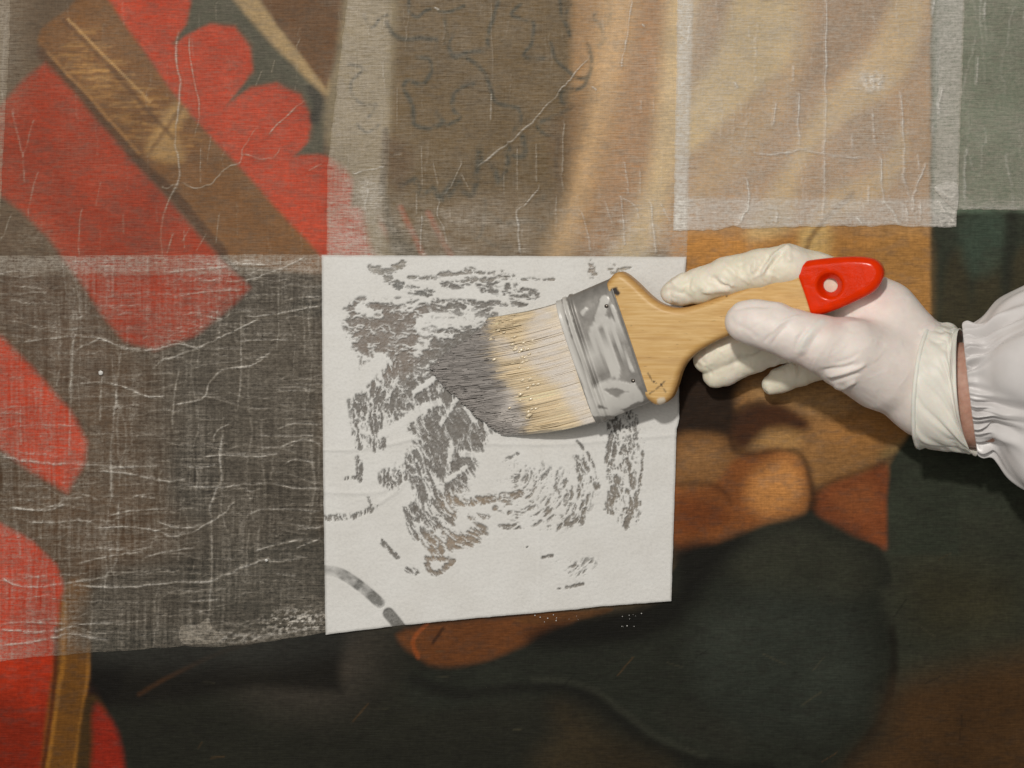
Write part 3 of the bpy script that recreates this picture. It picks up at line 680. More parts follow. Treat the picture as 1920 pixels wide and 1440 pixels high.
Zc = lambda p: Z(0, 460, 2.88, p); Ze = lambda p: Z(0, 940, 2.88, p)
wrC = [(Zc(p), w, a) for p, w, a in [
    ([(1730, 325), (1640, 345), (1520, 365), (1380, 385), (1330, 380)], 2.2, 0.45), ([(1390, 400), (1280, 460), (1180, 500), (1080, 550), (950, 600), (870, 620), (825, 670)], 2.8, 0.5),
    ([(1060, 550), (960, 535), (880, 550), (800, 565), (680, 560), (590, 520), (520, 510), (405, 570)], 2.4, 0.45), ([(130, 520), (280, 505), (420, 490), (540, 500), (600, 520)], 2.2, 0.4),
    ([(1640, 65), (1540, 120), (1420, 160), (1330, 190)], 2.2, 0.42), ([(900, 145), (1100, 130), (1230, 115)], 2, 0.3), ([(1240, 100), (1440, 105)], 2, 0.35), ([(970, 270), (1150, 250), (1300, 240)], 2, 0.35),
    ([(0, 1135), (110, 1160), (260, 1175), (420, 1180), (600, 1195), (850, 1190)], 4, 0.42), ([(540, 1215), (700, 1235), (880, 1270), (1000, 1265)], 2.8, 0.45), ([(1010, 1190), (1080, 1205), (1160, 1185)], 2.2, 0.42),
    ([(930, 860), (1020, 850), (1100, 820), (1140, 730), (1220, 670), (1340, 650), (1440, 600)], 2.6, 0.42), ([(580, 740), (680, 770), (780, 810), (880, 818)], 2.0, 0.45), ([(430, 745), (560, 735)], 2, 0.35),
    ([(660, 530), (650, 640), (630, 800), (615, 960), (600, 1150), (605, 1380)], 4.2, 0.28), ([(970, 660), (945, 820), (930, 1000)], 3.2, 0.28), ([(400, 480), (395, 640), (380, 900), (375, 1150)], 3.5, 0.22), ([(550, 700), (540, 960)], 3, 0.25),
    ([(1240, 960), (1170, 1010), (1155, 1060)], 2.4, 0.45), ([(1200, 1030), (1190, 1150), (1200, 1250), (1160, 1340), (1130, 1440)], 3.6, 0.4), ([(1100, 1140), (1220, 1135), (1360, 1140), (1500, 1130)], 2.4, 0.42),
    ([(1000, 1295), (1180, 1310), (1320, 1290), (1480, 1290), (1580, 1310), (1730, 1310)], 2.0, 0.42), ([(1510, 1090), (1600, 1060), (1680, 1055), (1730, 1080)], 2, 0.42), ([(1540, 1175), (1600, 1160), (1700, 1175)], 2, 0.42),
    ([(1500, 990), (1600, 965), (1730, 970)], 1.8, 0.35), ([(1400, 1025), (1560, 1035), (1700, 1025)], 1.8, 0.3), ([(0, 995), (150, 975), (420, 970)], 1.8, 0.3), ([(1280, 520), (1400, 515), (1560, 510)], 1.8, 0.35),
    ([(1380, 620), (1460, 580)], 1.8, 0.35), ([(1490, 785), (1700, 785)], 1.8, 0.3), ([(730, 1350), (840, 1365)], 2, 0.4), ([(70, 1415), (200, 1430), (300, 1400), (345, 1375)], 2.2, 0.4),
    ([(110, 880), (115, 1080)], 3, 0.22), ([(1300, 380), (1305, 700), (1280, 900)], 3, 0.25), ([(1110, 380), (1200, 400)], 2, 0.4)]]
wrC += [(Ze(p), w, a) for p, w, a in [
    ([(60, 30), (160, 45), (260, 45), (350, 15)], 2.2, 0.42), ([(150, 110), (300, 115), (420, 100), (500, 115)], 2, 0.4), ([(580, 80), (700, 55), (900, 40)], 2, 0.4), ([(520, 140), (700, 140), (860, 160), (920, 190), (1030, 170), (1130, 110), (1200, 70), (1260, 5)], 2.4, 0.45),
    ([(850, 105), (940, 140), (1060, 140)], 2, 0.42), ([(430, 330), (560, 305), (680, 280), (770, 275)], 2, 0.42), ([(780, 300), (900, 275), (1050, 250)], 2, 0.42), ([(0, 400), (80, 450), (180, 460), (330, 445), (480, 425), (560, 405)], 2.8, 0.5),
    ([(400, 450), (560, 465), (700, 460), (860, 445), (1000, 435), (1120, 430), (1220, 395), (1330, 345), (1440, 310), (1470, 325), (1570, 315), (1660, 300)], 3.0, 0.5),
    ([(1380, 265), (1500, 235), (1640, 205)], 2.2, 0.42), ([(1600, 250), (1730, 200)], 2.6, 0.42), ([(0, 660), (160, 655), (400, 660), (600, 655)], 2, 0.38), ([(0, 690), (160, 705), (280, 700), (400, 675)], 2.4, 0.45), ([(0, 775), (150, 765), (280, 735), (380, 715), (490, 735), (580, 750)], 2.6, 0.48),
    ([(1340, 70), (1450, 45), (1730, 55)], 2, 0.36), ([(1490, 390), (1600, 405)], 2, 0.35), ([(1020, 540), (1180, 530)], 2, 0.35), ([(1135, 0), (1150, 300), (1130, 620)], 3.2, 0.3), ([(640, 0), (635, 300), (560, 420)], 4, 0.2), ([(1600, 150), (1740, 140)], 1.8, 0.35)]]
wrC += rand_wr(330, 0, 610, 490, 1200, 25, 150, 0.0, 0.10, 0.9, 1.8, 0.05, 0.24, 56)
wrC += rand_wr(70, 0, 610, 490, 1200, 30, 200, V, 0.07, 1.0, 4.5, 0.05, 0.20, 57)
def densC(X, Y):
    d = 0.07 + 0.08 * fbm(X / 60, Y / 60, 71, 3)
    d += 0.14 * (fbm(X / 120, Y / 3.2, 72, 3) - 0.45) + 0.22 * (fbm((X + 5 * fbm(X / 60, Y / 60, 70, 2)) / 5, Y / 90, 73, 4, 0.65) - 0.47) * fbm(X / 90, Y / 90, 78, 2) * 2
    d += 0.12 * sstep(520, 505, Y)
    d += 0.55 * np.exp(-(((X - 560) / 60) ** 2 + ((Y - 1165) / 22) ** 2)) * sstep(0.5, 0.62, fbm(X / 7, Y / 4, 74, 3))
    d += 0.30 * np.exp(-(((X - 430) / 90) ** 2 + ((Y - 1195) / 12) ** 2)) * sstep(0.4, 0.6, fbm(X / 9, Y / 5, 75, 3))
    d += 0.12 * sstep(120, 40, X) * sstep(1150, 1230, Y)
    return d
oC, _ = sheet('tissue_sheet', [(0, -190), (1, -190)], [(0, 640), (1, 634)], [(0, 478), (0.24, 480), (1, 476)],
              [(0, 1246), (0.23, 1240), (0.3, 1232), (0.5, 1220), (0.65, 1211), (0.72, 1213), (0.8, 1208), (1, 1182)], 3.0, densC, M_T2, wrC, seed=106, wk=0.72)
tag(oC, 'streaky heavily creased tissue at lower left, left of the white sheet', 'tissue sheet', 'facing tissue sheets glued to the painting')
fan_patch('folded_scrap', [(340, 1174, 0), (372, 1170, 0), (392, 1158, 0), (400, 1180, 0), (420, 1188, 0), (405, 1204, 0), (344, 1206, 0)], None, M_T2, 0.24, bulge=2, seed=13)
scrap = bpy.data.objects['folded_scrap']
scrap.data.transform(__import__('mathutils').Matrix.Translation((-960 * P, 720 * P, 0)) @ __import__('mathutils').Matrix.Diagonal((1, -1, 1, 1)))
for v in scrap.data.vertices: v.co.z += 5 * P
scrap.parent = oC

# ------------------------------------------------------------------ white sheet, brushed wet
Zw = lambda p: Z(580, 460, 1.9457, p)
def wet_field(X, Y):
    D = np.zeros(X.shape)
    def area(pts, dd, soft=14):
        d = sdf_poly(X, Y, smooth_pts(Zw(pts), 4, True)); np.maximum(D, dd * sstep(soft, -soft, d), out=D)
    def line(pts, w, dd):
        w = w / 1.9457 / 2
        d, _ = dist_polyline(X, Y, smooth_pts(Zw(pts), 5)); np.maximum(D, dd * sstep(w * 1.7, w * 0.5, d), out=D)
    def dry(pts, w, k=1.0):
        w = w / 1.9457 / 2
        d, _ = dist_polyline(X, Y, smooth_pts(Zw(pts), 5)); D[...] = D * (1 - k * sstep(w * 1.6, w * 0.6, d))
    area([(145, 215), (300, 205), (450, 205), (640, 225), (660, 290), (460, 370), (420, 520), (380, 650), (250, 650), (180, 700), (160, 560), (200, 430), (150, 350)], 0.68)
    area([(200, 240), (400, 230), (440, 330), (340, 380), (230, 410), (190, 330)], 0.80)
    area([(330, 400), (480, 380), (640, 620), (620, 760), (560, 920), (500, 925), (430, 800), (380, 700), (330, 560)], 0.72)
    area([(440, 640), (560, 560), (620, 680), (560, 860), (540, 920), (500, 900), (430, 780)], 0.86)
    area([(440, 380), (520, 330), (680, 300), (700, 600), (640, 660)], 0.95)
    line([(230, 85), (290, 95), (340, 68)], 26, 0.9); line([(280, 110), (330, 145), (440, 175)], 34, 0.62)
    line([(370, 122), (450, 116), (600, 92), (740, 112)], 20, 0.56); line([(500, 140), (600, 135), (720, 145), (820, 185)], 34, 0.66); line([(650, 125), (890, 126)], 10, 0.62)
    line([(470, 202), (700, 214), (790, 216)], 16, 0.72); line([(640, 165), (800, 195)], 24, 0.52)
    line([(175, 570), (240, 640), (250, 720)], 60, 0.46); line([(170, 690), (180, 735)], 24, 0.6); line([(180, 780), (186, 850)], 22, 0.64); line([(130, 850), (190, 845)], 12, 0.45)
    line([(370, 790), (320, 850), (290, 850)], 60, 0.54); line([(390, 780), (420, 880), (500, 980)], 80, 0.58); line([(370, 960), (400, 1050), (470, 1110)], 44, 0.60); line([(430, 990), (500, 1060)], 60, 0.50)
    line([(480, 1105), (560, 1080), (615, 1045)], 56, 0.60); line([(430, 1160), (440, 1185), (470, 1195), (500, 1170), (520, 1145), (430, 1142)], 18, 0.85)
    line([(60, 995), (110, 992), (175, 985), (240, 955)], 20, 0.5); line([(215, 920), (235, 965)], 10, 0.5); line([(265, 1080), (290, 1105), (322, 1138)], 15, 0.68); line([(355, 1180), (392, 1192)], 18, 0.48)
    line([(545, 940), (650, 925), (770, 905)], 28, 0.66); line([(580, 990), (650, 990)], 22, 0.52); line([(680, 960), (760, 990)], 20, 0.45); line([(690, 1030), (775, 1024)], 18, 0.46)
    area([(720, 820), (830, 800), (980, 850), (1040, 900), (980, 1000), (860, 1035), (700, 960)], 0.27, 26)
    line([(975, 715), (1015, 760), (1045, 830), (1052, 882)], 9, 0.60); line([(990, 780), (1000, 880), (985, 1000)], 46, 0.44); line([(870, 1030), (955, 1015)], 18, 0.5); line([(1020, 850), (1050, 880)], 20, 0.5); line([(700, 790), (760, 760)], 10, 0.4)
    line([(1108, 630), (1100, 800), (1115, 880), (1095, 960)], 34, 0.64); line([(1165, 640), (1150, 860), (1165, 985)], 70, 0.43); line([(1215, 700), (1212, 820), (1190, 960)], 10, 0.54); line([(1100, 960), (1140, 975), (1195, 940)], 26, 0.5); line([(1145, 1000), (1160, 1030)], 18, 0.45)
    line([(905, 1250), (915, 1250)], 6, 0.7); line([(938, 1247), (965, 1242), (998, 1234)], 9, 1.0); line([(852, 1137), (885, 1131)], 10, 0.7); line([(775, 1098), (795, 1100)], 7, 0.6); line([(945, 1195), (965, 1188)], 7, 0.6); area([(900, 1160), (1040, 1150), (1000, 1210), (920, 1215)], 0.26, 20)
    line([(1030, 60), (1032, 112)], 18, 0.62); line([(1020, 105), (1040, 108)], 16, 0.7); line([(1100, 80), (1120, 100)], 26, 0.58); line([(1140, 90), (1170, 80)], 12, 0.5)
    dry([(130, 530), (190, 500), (260, 420)], 60, 0.95); dry([(420, 300), (500, 265), (620, 270)], 66, 0.8); dry([(400, 380), (430, 340)], 36, 0.7); dry([(385, 535), (465, 480)], 20, 0.95)
    dry([(260, 690), (340, 650), (420, 590), (470, 575)], 30, 0.9); dry([(545, 545), (520, 590), (480, 650)], 16, 0.85); dry([(570, 590), (600, 640)], 20, 0.8); dry([(520, 720), (500, 850)], 18, 0.8); dry([(500, 860), (570, 810)], 16, 0.8)
    dry([(180, 230), (260, 260)], 26, 0.8); dry([(560, 760), (700, 780)], 26, 0.9); dry([(380, 900), (300, 920)], 20, 0.7); dry([(700, 180), (560, 185)], 12, 0.8)
    return D
def aniso(X, Y, ang, lx, ly, seed):
    lx, ly = lx * 0.72, ly * 0.72
    c, q = math.cos(ang), math.sin(ang)
    wx = 7 * (fbm(X / 30, Y / 30, seed + 50, 2) - 0.5); wy = 7 * (fbm(X / 30 + 40, Y / 30, seed + 51, 2) - 0.5)
    a = ((X + wx) * c + (Y + wy) * q) / lx; b = (-(X + wx) * q + (Y + wy) * c) / ly
    return fbm(a, b, seed, 4, 0.6)
def ranked(a):
    o = np.empty(a.size, np.float32); o[np.argsort(a, axis=None)] = np.linspace(0, 1, a.size); return o.reshape(a.shape)
def worm(f):
    """mixture of thin curved ridges and plain patches, evenly spread over 0..1"""
    r = 1 - np.abs(2 * ranked(f) - 1)
    return r
def thr_noise(X, Y):
    wx = 16 * (fbm(X / 38, Y / 38, 131, 3) - 0.5); wy = 16 * (fbm(X / 38 + 70, Y / 38, 132, 3) - 0.5)
    x, y = X + wx, Y + wy
    cx_, cy_ = 950.0, 872.0                                 # the brush was swept round this point
    rr = np.hypot(x - cx_, y - cy_); an = np.arctan2(x - cx_, y - cy_)
    fields = [lambda k: fbm(x / 22 + k, y / 9, 81 + k, 4, 0.6),                                     # sideways
              lambda k: fbm((x * 0.42 + y * 0.91) / 24 + k, (-x * 0.91 + y * 0.42) / 7, 82 + k, 4, 0.6),   # down to the right
              lambda k: fbm(x / 7 + k, y / 20, 83 + k, 4, 0.6),                                     # combed down
              lambda k: fbm(rr / 6.5 + k, an * rr / 22, 84 + k, 4, 0.6)]                            # round sweeps
    w_r = sstep(790, 850, Y) * sstep(1130, 1110, X)
    w_v = np.clip(sstep(640, 700, Y) * sstep(780, 730, X) * sstep(900, 840, Y) + sstep(1108, 1125, X) * sstep(700, 760, Y), 0, 1)
    w_d = sstep(680, 740, Y) * sstep(745, 790, X) * sstep(960, 880, Y) * sstep(960, 920, X)
    w_r = w_r * (1 - w_d); w_d = w_d * (1 - w_v); w_r = w_r * (1 - w_v); w_h = np.clip(1 - w_r - w_v - w_d, 0, 1)
    n = 0
    for w_, f_ in zip((w_h, w_d, w_v, w_r), fields):
        n = n + w_ * (0.55 * worm(f_(0)) + 0.45 * ranked(f_(5)))
    fine = fbm(X / 4.2, Y / 3.2, 85, 3, 0.6)
    return ranked(n + 0.42 * (fine - 0.5))
WETC = {}
def densW(X, Y):
    D = wet_field(X, Y)
    D = np.clip(D * 1.10, 0, 1)
    n = thr_noise(X, Y)
    wet = sstep(-0.13, 0.13, D - n) * sstep(0.02, 0.16, D)
    band, al = dist_polyline(X, Y, smooth_pts(Zw([(30, 1184), (110, 1195), (190, 1245), (258, 1304)]), 6))
    band2, _ = dist_polyline(X, Y, smooth_pts(Zw([(290, 1342), (312, 1368), (345, 1410)]), 6))
    bw = sstep(11, 8, band) * (0.50 + 0.6 * al) * (0.45 + 0.95 * vnoise(al * 13, band / 9, 89)) + sstep(12, 9, band2)
    wet = np.clip(np.maximum(wet, np.minimum(bw, 1)), 0, 1)
    deep = np.clip((D - n) / 0.32, 0, 1)
    halo = sstep(-0.22, 0.0, D - n) * sstep(0.1, 0.3, D) * 0.10             # damp fringe around the wet marks
    WETC['wet'] = wet; WETC['n'] = n
    fib_ = fbm(X / 3.5, Y / 2.6, 92, 2)
    return 0.97 - halo * (1 - wet) - wet * (0.50 + 0.24 * np.maximum(deep, np.minimum(bw, 1) * 0.9) + 0.22 * (fib_ - 0.5))
def zW(X, Y):
    wet = WETC['wet']
    z = 3.4 * (1 - wet) + 0.9 * fbm(X / 9, Y / 6, 91, 3) * (1 - 0.7 * wet)
    for p, a in [(Zw([(45, 745), (160, 745), (300, 725), (430, 690)]), 1.8), (Zw([(600, 720), (900, 725), (1340, 690)]), 1.5), (Zw([(840, 700), (838, 1300)]), 0.7), (Zw([(60, 900), (250, 900), (360, 860)]), 1.4), (Zw([(240, 950), (330, 890)]), 1.6)]:
        d, _ = dist_polyline(X, Y, smooth_pts(p, 4)); z = z + a * np.exp(-(d / 4) ** 2)
    z += 2.5 * sstep(1080, 1190, Y) * (X - 600) / 650
    z += 3.0 * sstep(1235, 1285, X)
    return z
oW, (XW, YW) = sheet('tissue_sheet', [(0, 604), (0.5, 606), (1, 611)], [(0, 1286), (0.35, 1272), (0.47, 1273), (0.5, 1268), (1, 1258)], [(0, 479), (0.5, 480), (1, 482)],
                     [(0, 1189), (0.2, 1173), (0.35, 1163), (0.7, 1143), (0.8, 1136), (1, 1126)], 4.6, densW, M_WHITE, (), step=1.8, seed=107, jag=0.7, zfn=zW)
tag(oW, 'square white tissue sheet with grey wet brush marks under the paintbrush', 'tissue sheet', 'facing tissue sheets glued to the painting')

# glue crumbs on the painting below the white sheet and a lump of glue on the creased sheet
def blob(c, r, n=7, m=10, seed=0, flat=0.6):
    rr = np.random.default_rng(seed)
    th = np.linspace(0, math.pi, n); ph = np.linspace(0, 2 * math.pi, m, endpoint=False)
    T, F = np.meshgrid(th, ph, indexing='ij')
    q = 1 + 0.3 * (rr.random(T.shape) - 0.5); q[0] = 1; q[-1] = 1
    v = np.stack([np.sin(T) * np.cos(F) * r * q, np.sin(T) * np.sin(F) * r * q, np.cos(T) * r * flat * q], -1) + np.asarray(c)
    return v.reshape(-1, 3), grid_faces(n, m, True)[:, ::-1]
def join(parts):
    vs, fs, o = [], [], 0
    for v, f in parts: vs.append(v); fs.append(f + o); o += len(v)
    return np.concatenate(vs), np.concatenate(fs)
M_GLUE = m_simple('wet_starch_glue', (0.72, 0.71, 0.68), 0.12, 0.6, 400, 0.06)
crumbs = []
for k in range(22):
    if k < 12: x, y = rng.uniform(1000, 1085), rng.normal(1158, 4)
    elif k < 27: x, y = rng.normal(1180, 10), rng.normal(1160, 12)
    else: x, y = rng.normal(1140, 60), rng.normal(1150, 5)
    crumbs.append(blob((x - 960, 720 - y, 0.8), rng.uniform(0.4, 1.3), 5, 7, k, 0.4))
v, f = join(crumbs)
gl = mesh_obj('glue_crumbs', v, f, M_GLUE, painting); gl['kind'] = 'stuff'
v, f = blob((190 - 960, 720 - 699, 6), 4.5, 9, 12, 5, 0.5)
mesh_obj('glue_lump', v, f, M_GLUE, oC)
v, f = blob((190 - 960, 720 - 1050 + 0, 5), 3, 7, 9, 6, 0.6)
mesh_obj('glue_lump', v + np.array([310, 0, 0]), f, M_GLUE, oC)

# ------------------------------------------------------------------ SDF meshing
def surface_nets(F, org, h):
    nx, ny, nz = F.shape
    ins = F < 0
    cnt = np.zeros((nx - 1, ny - 1, nz - 1), np.int8)
    cor = [(i, j, k) for i in (0, 1) for j in (0, 1) for k in (0, 1)]
    sl = lambda A, i, j, k: A[i:nx - 1 + i, j:ny - 1 + j, k:nz - 1 + k]
    for c in cor: cnt += sl(ins, *c)
    act = (cnt > 0) & (cnt < 8)
    I = np.argwhere(act)
    idx = np.full(act.shape, -1, np.int64); idx[act] = np.arange(len(I))
    S = np.zeros((len(I), 3)); N = np.zeros(len(I))
    for a in cor:
        for ax in range(3):
            if a[ax]: continue
            b = list(a); b[ax] = 1
            fa = F[I[:, 0] + a[0], I[:, 1] + a[1], I[:, 2] + a[2]]; fb = F[I[:, 0] + b[0], I[:, 1] + b[1], I[:, 2] + b[2]]
            m = (fa < 0) != (fb < 0)
            t = np.where(m, fa / np.where(fa == fb, 1, fa - fb), 0)
            p = np.tile(np.array(a, float), (len(I), 1)); p[:, ax] += t
            S[m] += p[m]; N[m] += 1
    V_ = (I + S / N[:, None]) * h + np.asarray(org)
    quads = []
    for ax in range(3):
        u, w = [(1, 2), (2, 0), (0, 1)][ax]
        A = ins[tuple(slice(0, -1) if d == ax else slice(1, -1) for d in range(3))]
        B = ins[tuple(slice(1, None) if d == ax else slice(1, -1) for d in range(3))]
        E = np.argwhere(A != B)
        if not len(E): continue
        sgn = A[E[:, 0], E[:, 1], E[:, 2]]
        base = E.copy(); base[:, u] += 1; base[:, w] += 1
        q = []
        for du, dw in ((-1, -1), (0, -1), (0, 0), (-1, 0)):
            c = base.copy(); c[:, u] += du; c[:, w] += dw
            q.append(idx[c[:, 0], c[:, 1], c[:, 2]])
        q = np.stack(q, 1)
        q[~sgn] = q[~sgn][:, ::-1]
        quads.append(q)
    Q = np.concatenate(quads)
    return V_, Q[(Q >= 0).all(1)]
def relax(V_, Q, it=2, k=0.5):
    e = np.concatenate([Q[:, [0, 1]], Q[:, [1, 2]], Q[:, [2, 3]], Q[:, [3, 0]]])
    for _ in range(it):
        s = np.zeros_like(V_); c = np.zeros(len(V_))
        np.add.at(s, e[:, 0], V_[e[:, 1]]); np.add.at(c, e[:, 0], 1)
        np.add.at(s, e[:, 1], V_[e[:, 0]]); np.add.at(c, e[:, 1], 1)
        V_ = V_ * (1 - k) + k * s / np.maximum(c, 1)[:, None]
    return V_
def vnormals(V_, Q):
    n = np.cross(V_[Q[:, 2]] - V_[Q[:, 0]], V_[Q[:, 3]] - V_[Q[:, 1]])
    s = np.zeros_like(V_)
    for k in range(4): np.add.at(s, Q[:, k], n)
    return s / np.maximum(np.linalg.norm(s, axis=1), 1e-9)[:, None]
def smin(a, b, k):
    h = np.clip(0.5 + 0.5 * (b - a) / k, 0, 1)
    return b * (1 - h) + a * h - k * h * (1 - h)

# ------------------------------------------------------------------ paintbrush
O = at(1130, 660, 74.0)
U = np.array([0.945, 0.318, 0.25]); U /= np.linalg.norm(U)
Vv = np.array([-0.32, 0.947, 0.0]); Vv -= U * (Vv @ U); Vv /= np.linalg.norm(Vv)
Wn = np.cross(U, Vv)
CAM = np.array([0, 0, DCAM])
def on_plane(px, py, off=0.0):
    """where the sight line through this spot meets the brush's own plane: local (u, v)"""
    g = at(px, py, 0); d = g - CAM
    t = ((O + Wn * off - CAM) @ Wn) / (d @ Wn)
    q = CAM + t * d - O
    return np.array([q @ U, q @ Vv])
def to_world(l):
    l = np.asarray(l); return O + l[..., 0:1] * U + l[..., 1:2] * Vv + l[..., 2:3] * Wn
brush = empty('paintbrush', at(1130, 660, 0))
tag(brush, 'wide flat paintbrush with wooden handle and red dipped end, bristles on the white sheet', 'paintbrush')

hout = [(1112, 580), (1142, 527), (1157, 511), (1172, 512), (1195, 530), (1222, 556), (1245, 571), (1275, 577), (1310, 570), (1360, 552), (1420, 526), (1470, 504), (1500, 492), (1560, 484), (1612, 482), (1642, 488), (1656, 505), (1654, 524),
        (1638, 546), (1600, 566), (1560, 583), (1527, 593), (1490, 599), (1430, 608), (1370, 628), (1325, 650), (1297, 670), (1281, 692), (1271, 722), (1260, 746), (1241, 758), (1222, 753), (1188, 715)]
hl = smooth_pts([on_plane(x, y, 8) for x, y in hout], 4, True)
hs = 1.9
lo = np.array([hl[:, 0].min() - 8, hl[:, 1].min() - 8, -40]); hi = np.array([hl[:, 0].max() + 8, hl[:, 1].max() + 8, 40])
gu, gv, gw = [np.arange(lo[k], hi[k] + hs, hs) for k in range(3)]
UU, VV = np.meshgrid(gu, gv, indexing='ij')
d2 = sdf_poly(UU, VV, hl)
u_red0, u_red1 = on_plane(1495, 490, 20), on_plane(1526, 592, 20)
rn = np.array([(u_red1 - u_red0)[1], -(u_red1 - u_red0)[0]]); rn /= np.linalg.norm(rn)
if rn[0] < 0: rn = -rn
side = (UU - u_red0[0]) * rn[0] + (VV - u_red0[1]) * rn[1] + 1.2 * np.sin(VV / 22) + 4.0
thk = 25 + 2.5 * np.cos(UU / 90)
rad = 13.0
q1 = (d2 + rad)[..., None] + 0 * gw; q2 = np.abs(gw)[None, None, :] - (thk - rad)[..., None]
body = np.minimum(np.maximum(q1, q2), 0) + np.hypot(np.maximum(q1, 0), np.maximum(q2, 0)) - rad
hc = on_plane(1557, 535, 8)
rh = np.hypot(UU - hc[0], VV - hc[1])[..., None]
hole = rh - (12.5 + 0.55 * np.maximum(np.abs(gw)[None, None] - 6, 0))
red = -smin(-(body - 1.0), hole, 2.5)
woodF = np.maximum(np.maximum(body, side[..., None] + 0.5), (52.0 - UU)[..., None])
redF = -smin(-red, side[..., None] + 1.0, 2.5)
v, qd = surface_nets(woodF, lo, hs)
v = relax(v, qd, 1, 0.5)
ipx = np.stack(to_px(to_world(v)), -1)
edge_a = 0.55 * sstep(-11, -1, np.interp(0, [0], [0]) + sdf_poly(v[:, 0], v[:, 1], hl))
def spot(pts, r):
    m = np.zeros(len(v))
    for x, y, rr in pts:
        d = np.hypot(ipx[:, 0] - x, ipx[:, 1] - y) + 5 * (fbm(ipx[:, 0] / 7, ipx[:, 1] / 7, 33, 2) - 0.5)
        m = np.maximum(m, sstep(rr, rr * 0.5, d))
    return m
marks = spot([(1152, 546, 9), (1157, 549, 6)], 1) + 0.8 * spot([(1184, 610, 3), (1226, 716, 3), (1236, 722, 2.5), (1230, 730, 2.5), (1362, 556, 3), (1328, 548, 2)], 1)
for pts in ([(1215, 700), (1225, 715), (1240, 722), (1248, 735)], [(1218, 738), (1232, 728), (1246, 715)]):
    d, _ = dist_polyline(ipx[:, 0], ipx[:, 1], smooth_pts(pts, 5)); marks += 0.6 * sstep(2.5, 0.8, d) * (fbm(ipx[:, 0] / 5, ipx[:, 1] / 5, 34, 2) > 0.45)
mk = np.clip(marks, 0, 1)
handle = mesh_obj('handle', to_world(v), qd, M_WOOD, attrs={'edge': np.clip(edge_a, 0, 1), 'mark': mk, 'worn': 0.8 * spot([(1240, 752, 10)], 1)})
adopt(handle, brush)
v, qd = surface_nets(redF, lo, hs)
v = relax(v, qd, 1, 0.5)
M_RED = m_simple('red_dip_paint', (0.78, 0.034, 0.001), 0.17, 0.14, 200, 0.06, 0.0003)
tip = mesh_obj('handle_end', to_world(v), qd, M_RED); tip['label'] = 'glossy red dipped handle end with hanging hole'
adopt(tip, brush)

# ferrule
f0 = on_plane(1078, 681, 22); f1 = on_plane(1183, 637, 22)
nu, na = 90, 260
uu = np.linspace(f0[0], f1[0], nu); th = np.linspace(0, 2 * math.pi, na, endpoint=False)
tt = (uu - uu[0]) / (uu[-1] - uu[0])
half = 119.0; hb = 30.0
off = 2.6 * np.exp(-((tt - 0.13) / 0.028) ** 2) + 2.8 * np.exp(-((tt - 0.25) / 0.03) ** 2) - 1.2 * np.exp(-((tt - 0.19) / 0.02) ** 2) + 1.2 * sstep(0.05, 0.0, tt) + 0.8 * sstep(0.96, 1.0, tt)
sg = lambda x, e: np.sign(x) * np.abs(x) ** e
cx, cz = sg(np.cos(th), 0.30), sg(np.sin(th), 0.55)
LV = np.zeros((nu, na, 3))
LV[..., 0] = uu[:, None] + 3 * np.abs(cx)[None] ** 3 * (tt[:, None] - 0.5) * -1
LV[..., 1] = (f0[1] * (1 - tt) + f1[1] * tt)[:, None] + cx[None] * (half + off[:, None])
LV[..., 2] = cz[None] * (hb + off[:, None] - 3 * sstep(0.7, 1.0, np.abs(cx))[None]) + 0.8 * (fbm(LV[..., 1] / 30, LV[..., 0] / 30, 44, 2) - 0.5)
# close the two ends by an inward lip
def lip(ring, du, k):
    r = ring.copy(); c = ring.mean(0); r[:, 1:] = c[1:] + (r[:, 1:] - c[1:]) * np.array([k ** 0.3, k]); r[:, 0] += du; return r
LVf = np.concatenate([lip(LV[0], 10, 0.80)[None], lip(LV[0], 0, 0.94)[None], LV, lip(LV[-1], 0, 0.93)[None], lip(LV[-1], -10, 0.85)[None]])
wv_ = to_world(LVf)
fx, fy = to_px(wv_)
g = np.zeros(fx.shape)
Zf = lambda p: Z(880, 480, 4.235, p)
for pts, w in [([(700, 340), (760, 600), (830, 800), (930, 1000), (1000, 1240)], 34), ([(745, 330), (800, 500), (860, 700), (960, 950)], 20), ([(1070, 350), (1050, 430), (1020, 530), (980, 600)], 36), ([(1060, 520), (1150, 560)], 50), ([(920, 430), (900, 450)], 22),
               ([(940, 790), (1040, 790), (1120, 740)], 26), ([(1130, 860), (1150, 930)], 34), ([(1180, 900), (1170, 950)], 22), ([(1050, 1030), (1180, 1020), (1290, 1060)], 34), ([(1020, 1090), (1150, 1180), (1290, 1120)], 55), ([(1000, 1240), (1200, 1240)], 30), ([(1300, 1030), (1360, 1130)], 26), ([(1175, 660), (1190, 720)], 14), ([(1130, 400), (1190, 560)], 16), ([(1240, 800), (1290, 900)], 12), ([(800, 240), (1000, 190)], 14)]:
    d, _ = dist_polyline(fx, fy, smooth_pts(Zf(pts), 5))
    g = np.maximum(g, sstep(w / 4.235 + 2, w / 4.235 - 2, d + 6 * (fbm(fx / 9, fy / 9, 45, 3) - 0.5)))
g = np.clip(g * (0.72 + 0.4 * fbm(fx / 12, fy / 12, 46, 3)) + 0.12 * fbm(fx / 25, fy / 25, 47, 3), 0, 1)
wv_ = wv_ + (g * 0.7 * (np.sin(np.concatenate([[0, 0], np.ones(nu), [0, 0]]))[:, None]))[..., None] * Wn * sg(np.concatenate([cz])[None, :, None], 1.0)
ferr = mesh_obj('ferrule', wv_.reshape(-1, 3), grid_faces(nu + 4, na, True), M_FERR, attrs={'glue': g})
adopt(ferr, brush)
